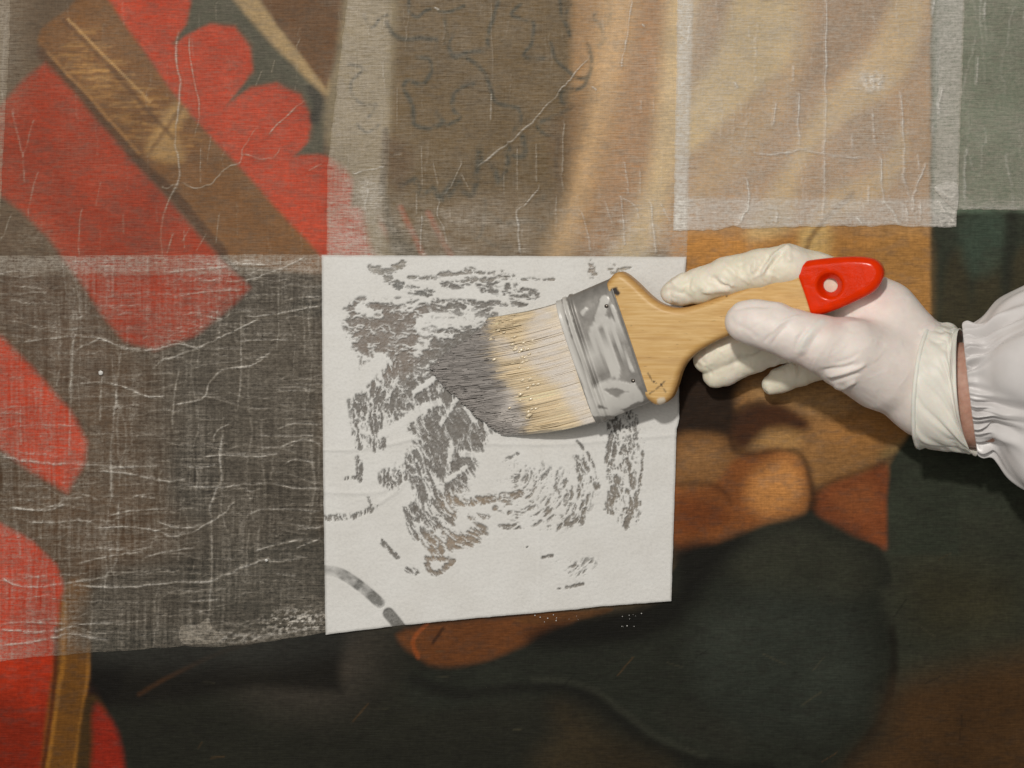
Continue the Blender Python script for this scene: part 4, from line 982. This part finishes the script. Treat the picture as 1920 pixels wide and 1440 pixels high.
M_NAIL = m_simple('nail_steel', (0.16, 0.14, 0.12), 0.25, 0.5, 300, 0.2, 0, Metallic=0.8)
for x, y in ((1137, 574), (1187, 714)):
    l = on_plane(x, y, 31); vb, fb = blob((0, 0, 0), 3.6, 9, 14, 3, 0.45)
    nl = mesh_obj('nail', to_world(vb * np.array([1, 1, 1]) + np.array([l[0], l[1], 31.0])), fb, M_NAIL)
    nl.parent = ferr

# bristles
tips = np.array([(0, 914, 598), (0.08, 896, 622), (0.16, 862, 645), (0.25, 826, 668), (0.33, 806, 688), (0.42, 812, 704), (0.55, 842, 734), (0.7, 878, 766), (0.85, 914, 798), (0.95, 940, 814), (1.0, 968, 812)], float)
ns = 6400
r2 = np.random.default_rng(21)
sv = r2.random(ns); lay = r2.random(ns) ** 0.55
sv[:260] = r2.random(260) * 0.03; sv[260:520] = 1 - r2.random(260) * 0.03
clump = np.round(sv * 34 + r2.normal(0, 0.4, ns)) / 34
K = 11
tk = np.linspace(0, 1, K)
vr = (0.985 - 1.97 * sv) * (half - 4)
root = to_world(np.stack([np.full(ns, f0[0] + 6), f0[1] + vr, (lay * 2 - 1) * (hb - 5) * np.sqrt(np.clip(1 - np.abs(vr / half) ** 6, 0.1, 1))], -1))
sc_ = sv * 0.82 + clump * 0.18 + r2.normal(0, 0.006, ns)
tx = np.interp(sc_, tips[:, 0], tips[:, 1]); ty = np.interp(sc_, tips[:, 0], tips[:, 2])
short = np.where(lay > 0.55, r2.beta(1.3, 2.2, ns) * 0.42 * lay, r2.beta(1.1, 4, ns) * 0.38)
tip_h = 9 + 26 * lay * (0.3 + 0.7 * short / 0.4)
tw = np.stack([at(a, b, c) for a, b, c in zip(tx, ty, tip_h)])
pts = np.zeros((ns, K, 3))
rd = -U + Wn * 0.05
L0 = np.linalg.norm((tw - root)[:, :2], axis=1)
for k, t in enumerate(tk):
    t_ = t * (1 - short)
    c1 = root + rd[None] * (L0 * 0.42)[:, None] + np.array([0, 0, 1]) * (4 * lay)[:, None]
    b = (1 - t_)[:, None] ** 2 * root + 2 * (t_ * (1 - t_))[:, None] * c1 + (t_ ** 2)[:, None] * tw
    wob = np.stack([fbm(clump * 90 + 3, t_ * 2.2 + lay * 2, 61, 2) - 0.5, fbm(clump * 90 + 50, t_ * 2.2 + lay * 2, 62, 2) - 0.5, fbm(sv * 200, t_ * 3, 63, 2) - 0.5], -1)
    pts[:, k] = b + wob * (np.array([7, 8, 8])[None] * t_[:, None])
pts[..., 2] = np.maximum(pts[..., 2], 8.2 + 2.5 * r2.random(ns)[:, None])
bx, by = to_px(pts)
bd = sdf_poly(bx, by, np.array([(700, 560), (900, 560), (916, 606), (922, 650), (930, 690), (955, 735), (985, 775), (990, 830), (700, 900)], float))
bd = bd + 22 * (fbm(clump[:, None] * 70 + bx * 0, bx / 60, 64, 3) - 0.5) + r2.normal(0, 5, ns)[:, None]
grey = sstep(9, -9, bd)
base = np.array([0.80, 0.655, 0.44])[None, None] * (0.62 + 0.72 * fbm(clump * 120, sv * 90, 65, 2))[:, None, None]
base = base * (1 + 0.05 * r2.normal(0, 1, ns))[:, None, None]
base = base * (0.92 + 0.16 * r2.random(ns))[:, None, None]
gcol = np.array([0.36, 0.335, 0.315])[None, None] * (0.7 + 0.6 * fbm(clump * 80 + 9, sv * 60, 66, 3))[:, None, None] * (0.9 + 0.2 * r2.random(ns))[:, None, None]
gluem = np.zeros(bx.shape)
for p_, w in [(Zf([(640, 340), (560, 420)]), 12), (Zf([(700, 600), (640, 700), (560, 620)]), 26), (Zf([(680, 780), (760, 900), (820, 1080), (900, 1200), (960, 1290)]), 20), (Zf([(560, 800), (700, 920)]), 24), (Zf([(620, 480), (500, 560)]), 14), (Zf([(700, 330), (760, 560), (850, 860)]), 12), (Zf([(330, 1100), (300, 1250)]), 12), (Zf([(280, 1260), (400, 1300)]), 14), (Zf([(250, 700), (330, 760), (400, 760)]), 14)]:
    d, _ = dist_polyline(bx, by, smooth_pts(p_, 4)); gluem = np.maximum(gluem, sstep(w * 1.5, w * 0.4, d) * 0.9)
gluem *= np.clip(0.4 + 1.2 * fbm(bx / 18, by / 5, 67, 3) - 0.15, 0, 1)
colr = base * (1 - grey[..., None]) + gcol * grey[..., None]
colr = colr * (1 - gluem[..., None]) + np.array([0.74, 0.69, 0.64]) * gluem[..., None]
tg = np.gradient(pts, axis=1); tg /= np.linalg.norm(tg, axis=2, keepdims=True) + 1e-9
sd_ = np.cross(tg, np.array([0, 0, 1.0])); sd_ /= np.linalg.norm(sd_, axis=2, keepdims=True) + 1e-9
up_ = np.cross(sd_, tg)
rb = (2.5 * (1 - 0.45 * tk))[None, :, None] * (0.7 + 0.6 * r2.random(ns))[:, None, None]
ringv = [pts + rb * (math.cos(a) * sd_ + math.sin(a) * up_) for a in (math.pi / 2, math.pi / 2 + 2.094, math.pi / 2 + 4.189)]
SV = np.stack(ringv, 2)                               # ns, K, 3, 3
i = np.arange(ns)[:, None, None] * K * 3; k = np.arange(K - 1)[None, :, None] * 3; j = np.arange(3)[None, None, :]; j2 = (j + 1) % 3
BF = np.stack([i + k + j, i + k + j2, i + k + 3 + j2, i + k + 3 + j], -1).reshape(-1, 4)
bris = mesh_obj('bristles', SV.reshape(-1, 3), BF, M_BRIS, colors={'Col': np.clip(np.repeat(colr[:, :, None, :], 3, 2), 0.01, 0.9)})
bris['kind'] = 'stuff'; bris['label'] = 'cream hog bristles with dark grey wet tips'
adopt(bris, brush)
# solid heart of the bundle, so no light shows through it
sr = np.linspace(0.02, 0.98, 40); core = []
for s_ in sr:
    v0 = (0.97 - 1.94 * s_) * (half - 8)
    a0 = to_world(np.array([f0[0] + 8, f0[1] + v0, 15.0])); t0 = at(np.interp(s_, tips[:, 0], tips[:, 1]), np.interp(s_, tips[:, 0], tips[:, 2]), 12)
    row = []
    for t in np.linspace(0, 0.93, 24):
        c1 = a0 + rd * np.linalg.norm((t0 - a0)[:2]) * 0.42
        p_ = (1 - t) ** 2 * a0 + 2 * t * (1 - t) * c1 + t * t * t0; p_[2] = max(p_[2], 11.5); row.append(p_)
    core.append(row)
core = np.array(core)
cbx, cby = to_px(core)
cg = sstep(10, -10, sdf_poly(cbx, cby, np.array([(700, 560), (900, 560), (916, 606), (922, 650), (930, 690), (955, 735), (985, 775), (990, 830), (700, 900)], float)))
cc = np.array([0.66, 0.48, 0.25]) * (1 - cg[..., None]) + np.array([0.26, 0.24, 0.225]) * cg[..., None]
hrt = mesh_obj('inner_bristles', core.reshape(-1, 3), grid_faces(40, 24), M_BRIS, colors={'Col': cc}); hrt['kind'] = 'stuff'
adopt(hrt, brush)
# glossy beads added on the bristles for the highlights of wet glue
M_BEAD = NT('glint_bead_gloss'); M_BEAD.set(Base_Color=(0.80, 0.67, 0.46, 1), Roughness=0.22, Specular_IOR_Level=1.0, Coat_Weight=1.0, Coat_Roughness=0.2); M_BEAD = M_BEAD.m
beads = []
for x, y in Zf([(170, 660), (275, 605), (400, 760), (440, 805), (398, 885), (425, 985), (465, 1045), (510, 1018), (405, 1145), (490, 1135), (530, 1212), (460, 1288), (200, 820), (415, 745), (455, 830), (345, 700), (230, 590)] + [(rng.normal(430, 70), rng.uniform(600, 1290)) for _ in range(16)]):
    d = (bx[:, :-1] - x) ** 2 + (by[:, :-1] - y) ** 2
    near = np.where(d < 60, pts[:, :-1, 2], 0); hz = near.max() if near.max() > 0 else 25
    vb, fb = blob((0, 0, 0), rng.uniform(2.0, 3.6), 9, 12, int(x), 0.5)
    ca, sa = math.cos(0.4), math.sin(0.4)
    vb = vb * np.array([1.7, 0.8, 1]); vb = np.stack([vb[:, 0] * ca - vb[:, 1] * sa, vb[:, 0] * sa + vb[:, 1] * ca, vb[:, 2]], -1)
    bo = mesh_obj('glint_bead', vb + at(x, y, hz + 0.6), fb, M_BEAD); bo.parent = bris

# ------------------------------------------------------------------ gloved hand, wrist and sleeve
person = empty('person', at(1700, 700, 0))
tag(person, 'person in white latex glove and gathered white coat sleeve, hand gripping the paintbrush', 'person')
hv = 2.6
x0, y0, x1, y1 = 1205, 430, 1744, 870
glo = np.array([x0 - 960, 720 - y1, 0.0]); ghi = np.array([x1 - 960, 720 - y0, 285.0])
HX, HY, HZ = [np.arange(glo[k], ghi[k], hv, dtype=np.float32) for k in range(3)]
SH = (len(HX), len(HY), len(HZ))
def chain(pts, kk=5.0):
    """union of tapered capsules through (px, py, h, radius px)"""
    Fd = np.full(SH, 1e3, np.float32)
    w = [(at(p[0], p[1], p[2] + 11), p[3] * (1 - (p[2] + 11) / DCAM)) for p in pts]
    for (a, ra), (b, rb_) in zip(w[:-1], w[1:]):
        m = max(ra, rb_) + 42
        sl = tuple(slice(max(int((min(a[k], b[k]) - m - glo[k]) / hv), 0), max(int((max(a[k], b[k]) + m - glo[k]) / hv) + 1, 0)) for k in range(3))
        X, Y, Zz = np.meshgrid(HX[sl[0]], HY[sl[1]], HZ[sl[2]], indexing='ij')
        if X.size == 0: continue
        d = (b - a).astype(np.float32); L = float(d @ d)
        t = np.clip(((X - a[0]) * d[0] + (Y - a[1]) * d[1] + (Zz - a[2]) * d[2]) / L, 0, 1)
        dist = np.sqrt((X - a[0] - t * d[0]) ** 2 + (Y - a[1] - t * d[1]) ** 2 + (Zz - a[2] - t * d[2]) ** 2) - (ra + t * (rb_ - ra))
        Fd[sl] = smin(Fd[sl], dist, kk)
    return Fd
thumb = chain([(1396, 604, 199, 37), (1418, 606, 202, 42), (1452, 614, 206, 45), (1490, 629, 207, 47), (1540, 645, 205, 52), (1590, 662, 190, 62), (1650, 690, 150, 74)], 10)
index = chain([(1258, 549, 108, 20), (1276, 545, 110, 27), (1310, 536, 116, 32), (1365, 518, 130, 36), (1425, 505, 144, 37), (1478, 498, 150, 39), (1530, 517, 130, 43), (1600, 548, 104, 54)], 8)
middle = chain([(1326, 674, 62, 26), (1350, 661, 64, 30), (1400, 640, 70, 33), (1470, 600, 78, 36), (1540, 590, 84, 40), (1610, 590, 90, 50)], 8)
ring_f = chain([(1341, 704, 50, 24), (1362, 693, 52, 28), (1410, 668, 56, 31), (1465, 646, 62, 33), (1540, 630, 70, 38), (1620, 630, 84, 48)], 8)
pinky = chain([(1446, 722, 40, 18), (1464, 713, 42, 23), (1500, 697, 48, 26), (1550, 680, 56, 29), (1620, 670, 76, 42)], 8)
palm = chain([(1600, 548, 104, 53), (1658, 592, 104, 62), (1735, 682, 116, 68)], 12)
palm = smin(palm, chain([(1590, 662, 185, 58), (1650, 688, 150, 66), (1738, 752, 128, 62)], 12), 30)
palm = smin(palm, chain([(1615, 620, 95, 50), (1660, 645, 118, 62), (1740, 718, 126, 72), (1800, 735, 140, 74)], 12), 30)
palm = smin(palm, chain([(1735, 682, 116, 68), (1800, 708, 145, 66)], 12), 25)
palm = smin(palm, chain([(1738, 752, 128, 62), (1800, 765, 145, 60)], 12), 25)
Fh = smin(thumb, palm, 26)
fing = [smin(f_, palm, 20) for f_ in (index, middle, ring_f, pinky)]
for f_ in fing: Fh = smin(Fh, f_, 3.0)
vh, qh = surface_nets(Fh, glo, hv)
vh = relax(vh, qh, 2, 0.5)
nh = vnormals(vh, qh)
ix = np.clip(((vh - glo) / hv).round().astype(int), 0, np.array(SH) - 1)
smp = lambda F_: F_[ix[:, 0], ix[:, 1], ix[:, 2]]
dth, dpa = smp(thumb), smp(palm); dfi = np.minimum.reduce([smp(f_) for f_ in (index, middle, ring_f, pinky)])
hpx, hpy = to_px(vh)
disp = np.zeros(len(vh)); hilite = np.zeros(len(vh))
Zh = lambda p: Z(1220, 440, 4.235, p)          # close view of the fingers
Zg = lambda p: Z(1220, 440, 2.743, p)
Zk = lambda p: Z(1540, 500, 3.429, p)
def crease(pts, w, a, white=0.0, sel=None):
    d, al = dist_polyline(hpx, hpy, smooth_pts(pts, 6))
    g_ = np.exp(-(d / w) ** 2) * np.minimum(1, np.minimum(al, 1 - al) * 7 + 0.15) * (nh[:, 2] > 0.02)
    if sel is not None: g_ = g_ * sel
    global disp, hilite
    disp += a * g_; hilite = np.maximum(hilite, white * g_)
fs = (dfi < dth) & (dfi < 14) & (dpa > -6)
tsel = (dth < dfi)
# index finger: loose folds
for p_, w, a in [([(470, 330), (520, 360), (580, 400), (640, 415)], 5, -5), ([(380, 400), (450, 440), (540, 440), (640, 430)], 6, 4), ([(530, 350), (590, 385), (660, 410)], 3.5, 4), ([(870, 320), (920, 250), (980, 170), (1060, 110), (1120, 85)], 3.5, 5), ([(840, 320), (880, 250), (940, 160)], 4, -4), ([(910, 310), (980, 220), (1050, 140)], 3, -3),
                 ([(110, 430), (200, 360), (280, 290)], 4, 2.5), ([(250, 480), (300, 400), (290, 330)], 5, -2), ([(60, 460), (160, 440), (260, 470), (340, 520)], 5, -2), ([(700, 150), (720, 230), (690, 320)], 7, -2.5), ([(560, 210), (640, 280), (700, 340)], 5, 2), ([(800, 180), (830, 230), (800, 310)], 4, 2.5), ([(1100, 90), (1095, 160), (1110, 220)], 6, 3)]:
    crease(Zh(p_), w, a, 0.3 if a > 4 else 0)
# other fingers
for p_, w, a in [([(360, 960), (430, 900), (520, 860), (600, 850)], 4, -2), ([(400, 870), (450, 920), (430, 990)], 4, 2), ([(700, 960), (740, 1000), (790, 1020)], 4, -2.5), ([(720, 930), (800, 940), (870, 900)], 4, 2.5), ([(950, 1110), (1000, 1020), (1060, 960)], 4, 2), ([(1130, 980), (1170, 1050), (1180, 1130)], 4, -4), ([(1100, 990), (1140, 1060), (1150, 1140)], 4, 2.5),
                 ([(640, 880), (700, 860), (760, 820)], 3, 2), ([(330, 990), (400, 1060)], 4, -2), ([(870, 1240), (930, 1270)], 4, -2), ([(480, 1100), (600, 1060), (680, 1040)], 6, 1.5)]:
    crease(Zh(p_), w, a, 0, fs)
# thumb
for p_, w, a, wh in [([(620, 560), (800, 530), (980, 550), (1100, 590)], 4, 2.2, 0.25), ([(640, 600), (800, 570), (960, 575)], 3, -1.5, 0), ([(940, 800), (1000, 740), (1080, 680), (1190, 645)], 3, 3.2, 0.5), ([(900, 860), (960, 780), (1060, 700)], 3, -2, 0), ([(960, 880), (1010, 800), (1090, 720)], 3, -1.8, 0),
                     ([(1180, 960), (1210, 860), (1290, 750), (1400, 660)], 8, 3.5, 0.9), ([(1150, 930), (1180, 830), (1260, 730)], 4, -2, 0), ([(1250, 940), (1300, 830), (1380, 740)], 4, -1.5, 0), ([(700, 720), (780, 760), (860, 830)], 5, -1.2, 0), ([(620, 640), (660, 700), (720, 740)], 6, -1.2, 0)]:
    crease(Zh(p_), w, a, wh, tsel | (dpa < 3))
# palm heel and back of the hand
for p_, w, a in [([(880, 700), (950, 690), (1010, 680), (1060, 660)], 4, -3.5), ([(900, 730), (980, 715), (1060, 690), (1110, 660)], 4, 3.5), ([(920, 755), (990, 740), (1080, 710)], 3.5, -3.5), ([(940, 775), (990, 790), (1020, 770), (1060, 750)], 4, 4), ([(950, 660), (1020, 640), (1080, 600)], 4, -1.5), ([(1370, 480), (1450, 440), (1540, 430)], 4, -1.8), ([(1380, 500), (1470, 460)], 4, 1.6), ([(1290, 560), (1350, 540), (1400, 510)], 6, -1), ([(1200, 350), (1260, 330), (1330, 330)], 5, -1), ([(1000, 480), (1050, 500), (1120, 470)], 5, -1), ([(1160, 560), (1240, 600), (1300, 590)], 8, -1), ([(950, 480), (1010, 450), (1080, 450)], 4, 1.2)]:
    crease(Zg(p_), w, a)
r5 = np.random.default_rng(77)
for k in range(46):                                    # fine creases across the loose fingers
    x, y, ang = [(r5.uniform(1250, 1480), None, r5.normal(0.9, 0.5)), (r5.uniform(1310, 1420), r5.uniform(650, 710), r5.normal(0.9, 0.4))][k % 5 == 4]
    if y is None: y = np.interp(x, [1250, 1310, 1365, 1425, 1480], [549, 536, 518, 505, 498]) + r5.uniform(-22, 22)
    L = r5.uniform(12, 34); d_ = np.array([math.cos(ang), math.sin(ang)]) * L / 2; m_ = np.array([-d_[1], d_[0]]) * r5.normal(0, 0.25)
    crease([np.array([x, y]) - d_, np.array([x, y]) + m_, np.array([x, y]) + d_], r5.uniform(1.8, 3.2), r5.choice([-1, 1]) * r5.uniform(0.6, 1.6), 0, fs)
for k in range(30):                                    # drawn-tight lines on thumb and palm
    x = r5.uniform(1420, 1700); y = np.interp(x, [1420, 1540, 1700], [606, 650, 690]) + r5.uniform(-40, 70) * (x > 1500) + r5.uniform(-25, 25)
    ang = r5.normal(-0.75, 0.3); L = r5.uniform(18, 60); d_ = np.array([math.cos(ang), math.sin(ang)]) * L / 2; m_ = np.array([-d_[1], d_[0]]) * r5.normal(0, 0.2)
    crease([np.array([x, y]) - d_, np.array([x, y]) + m_, np.array([x, y]) + d_], r5.uniform(2.0, 3.6), r5.choice([-1, 1]) * r5.uniform(0.3, 0.7), 0, tsel)
disp += 1.3 * (fbm(hpx / 22 + vh[:, 2] / 30, hpy / 22, 141, 3) - 0.5) + fs * 2.4 * (fbm(hpx / 13, hpy / 13 + vh[:, 2] / 20, 144, 3) - 0.5)
vh = vh + nh * disp[:, None]
# loose latex is yellowish, stretched latex lets the skin show pink
loose = (0.45 + 0.9 * fbm(hpx / 30, hpy / 30, 143, 2)).clip(0, 1) * sstep(18, -4, dfi) * sstep(-10, 24, dpa) * (1 - sstep(10, -6, dth))
pk = np.array([0.91, 0.815, 0.76]); yl = np.array([0.88, 0.825, 0.66]); wt = np.array([0.80, 0.80, 0.75])
hc_ = pk[None] * (1 - loose[:, None]) + yl[None] * loose[:, None]
blush = 0.5 * np.exp(-(((hpx - 1555) / 26) ** 2 + ((hpy - 612) / 16) ** 2)) + 0.35 * np.exp(-(((hpx - 1640) / 40) ** 2 + ((hpy - 560) / 26) ** 2)) + 0.25 * np.exp(-(((hpx - 1505) / 18) ** 2 + ((hpy - 672) / 14) ** 2))
blush = blush * (0.5 + fbm(hpx / 16, hpy / 16, 142, 3))
hc_ = hc_ * (1 - blush[:, None]) + np.array([0.78, 0.58, 0.52]) * blush[:, None]
hc_ = hc_ * (1 - 0.7 * hilite[:, None]) + wt * 0.7 * hilite[:, None]  # pale highlights along raised folds, put into the glove colour
glove = mesh_obj('glove', vh, qh, M_GLOVE, colors={'Col': np.clip(hc_, 0, 0.9)})
adopt(glove, person)

# lofted tubes along the arm
def loft(name, rings, mat, n=200, dispf=None, parent=person, colors=None, smooth=3):
    """rings: (px, py, h, half height px, half depth px, lean)"""
    R_ = np.array(rings, float)
    m = len(R_); tt_ = np.linspace(0, m - 1, (m - 1) * smooth + 1)
    Rk = smooth_pts(R_, smooth)
    th_ = np.linspace(0, 2 * math.pi, n, endpoint=False)
    vs = np.zeros((len(Rk), n, 3))
    for a, r in enumerate(Rk):
        c = at(r[0], r[1], r[2]); s = 1 - r[2] / DCAM
        yv = np.array([r[6] if len(r) > 6 else 0.0, 1.0, 0]); yv /= np.linalg.norm(yv)
        zv = np.array([-r[5], 0, 1.0]); zv /= np.linalg.norm(zv)
        ry, rz = r[3] * s, r[4] * s
        if dispf is not None:
            k_ = dispf(a / (len(Rk) - 1), th_)
        else: k_ = 0
        cs, sn = np.cos(th_), np.sin(th_)
        rad_ = np.stack([cs * 0, cs * ry, sn * rz], -1)
        nrm_ = np.stack([cs / ry, sn / rz], -1); nrm_ /= np.linalg.norm(nrm_, axis=1, keepdims=True)
        vs[a] = c + (cs * ry + k_ * nrm_[:, 0])[:, None] * yv + (sn * rz + k_ * nrm_[:, 1])[:, None] * zv
    o = mesh_obj(name, vs.reshape(-1, 3), grid_faces(len(Rk), n, True), mat, colors={'Col': np.tile(np.array(colors), (len(Rk) * n, 1))} if colors else None)
    adopt(o, person) if parent is person else setattr(o, 'parent', parent)
    return o
def rfb(a, th_, fa, ft, seed, o=3):
    x = np.cos(th_) * ft + 40; y = np.sin(th_) * ft + 40
    return fbm(x + a * fa, y + a * fa * 0.3, seed, o) - 0.5
M_SKIN = NT('wrist_skin')
_n = M_SKIN.noise(M_SKIN.coords((350, 350, 350)), 1.0, 4.0, 0.6)
M_SKIN.set(Base_Color=M_SKIN.mix(M_SKIN.rng(_n, 0.35, 0.65, 0, 1), (0.50, 0.27, 0.20), (0.60, 0.36, 0.27)), Roughness=0.45, Subsurface_Weight=0.3, Subsurface_Radius=(0.004, 0.0015, 0.0008), Subsurface_Scale=0.6)
M_SKIN = M_SKIN.m
loft('forearm', [(1730, 725, 118, 92, 60, 0.35), (1780, 735, 134, 96, 64, 0.35), (1830, 742, 150, 98, 68, 0.35), (1900, 740, 175, 102, 74, 0.35), (2100, 735, 240, 112, 84, 0.35)], M_SKIN, 120, lambda a, t_: 2 * rfb(a, t_, 3, 1.2, 151))
def cuffd(a, t_):
    k_ = math.sin(math.pi * min(max(a - 0.12, 0) * 1.5, 1))
    return 10 * rfb(a, t_, 2.0, 1.3, 152) + k_ * (20 * np.abs(rfb(a, t_, 5.0, 2.4, 153, 2)) - 6 + 12 * np.abs(rfb(a, t_, 9.0, 4.0, 154, 2))) + 4 * np.sin(t_ * 5 + a * 7) * (0.2 + a) * 0.7
cuff = loft('rolled_cuff', [(1742, 722, 132, 112, 94, 0.42, 0.10), (1738, 722, 134, 117, 102, 0.42, 0.10), (1752, 724, 140, 120, 104, 0.42, 0.08), (1782, 728, 148, 121, 100, 0.40, 0.02), (1804, 732, 155, 121, 96, 0.46, -0.06), (1813, 734, 158, 122, 96, 0.52, -0.12), (1815, 734, 158, 118, 91, 0.52, -0.12), (1806, 732, 152, 114, 86, 0.36, -0.06), (1764, 727, 138, 108, 82, 0.36, 0)], M_GLOVE, 320, cuffd, colors=(0.86, 0.83, 0.75), smooth=8)
cuff.parent = glove; cuff.location = (0, 0, 0)
bead = []
tb = np.linspace(0, 2 * math.pi, 240, endpoint=False)
s_ = 1 - 134 / DCAM; cB = at(1739, 722, 134); yv = np.array([0.10, 1, 0]); yv /= np.linalg.norm(yv); zv = np.array([-0.42, 0, 1.0]); zv /= np.linalg.norm(zv)
kd = cuffd(0.10, tb)
cen = cB + (np.cos(tb) * (118.5 * s_ + kd))[:, None] * yv + (np.sin(tb) * (103.5 * s_ + kd))[:, None] * zv
rdir = cen - cB; rdir /= np.linalg.norm(rdir, axis=1, keepdims=True); adir = np.cross(yv, zv)
for a in np.linspace(0, 2 * math.pi, 10, endpoint=False):
    bead.append(cen + 4.2 * (math.cos(a) * rdir + math.sin(a) * adir))
bd_o = mesh_obj('rim_bead', np.array(bead).reshape(-1, 3), grid_faces(11, 240, True)[:0] if False else np.concatenate([grid_faces(10, 240, True), np.stack([9 * 240 + np.arange(240), 9 * 240 + (np.arange(240) + 1) % 240, (np.arange(240) + 1) % 240, np.arange(240)], 1)]), M_GLOVE, cuff,
                colors={'Col': np.tile(np.array([0.82, 0.81, 0.74]), (2400, 1))})

# sleeve with elastic gathers
ph = np.random.default_rng(5).random(9) * 6.28
def gather(a, t_):
    env = math.exp(-((a - 0.34) / 0.19) ** 2)
    w_ = t_ + 0.25 * a * np.sin(t_ * 5 + ph[6])
    ruff = np.sin(w_ * 38 + 2.6 * np.sin(w_ * 3 + ph[0]) + ph[1]) + 0.7 * np.sin(w_ * 57 + ph[2] + 2 * np.sin(2 * w_ + ph[3]))
    mid = 11 * math.exp(-((a - 0.58) / 0.13) ** 2) * (np.sin(w_ * 13 + ph[5] + 1.7 * np.sin(w_ * 2)) + 0.5 * np.sin(w_ * 21 + ph[7]))
    fold = 40 * sstep(0.45, 0.75, a) * rfb(a, t_, 2.4, 1.7, 161, 3) + 17 * sstep(0.4, 0.7, a) * np.sin(t_ * 4 + ph[4] + 3 * a)
    return 8.0 * env * ruff * (0.6 + 0.8 * (0.5 + 0.5 * np.sin(t_ * 7 + ph[8]))) + fold + mid
sleeve = loft('coat_sleeve', [(1840, 734, 150, 100, 74, 0.22, -0.12), (1828, 732, 150, 110, 84, 0.22, -0.12), (1819, 730, 151, 115, 90, 0.22, -0.12), (1828, 729, 153, 118, 93, 0.22, -0.12), (1842, 728, 157, 119, 95, 0.22, -0.12), (1858, 727, 164, 126, 102, 0.20, -0.08), (1884, 726, 176, 156, 128, 0.18, -0.05), (1932, 724, 192, 186, 150, 0.15, 0), (2000, 718, 215, 202, 165, 0.15, 0), (2160, 712, 262, 210, 172, 0.15, 0)], M_SLEEVE, 520, gather, smooth=7)
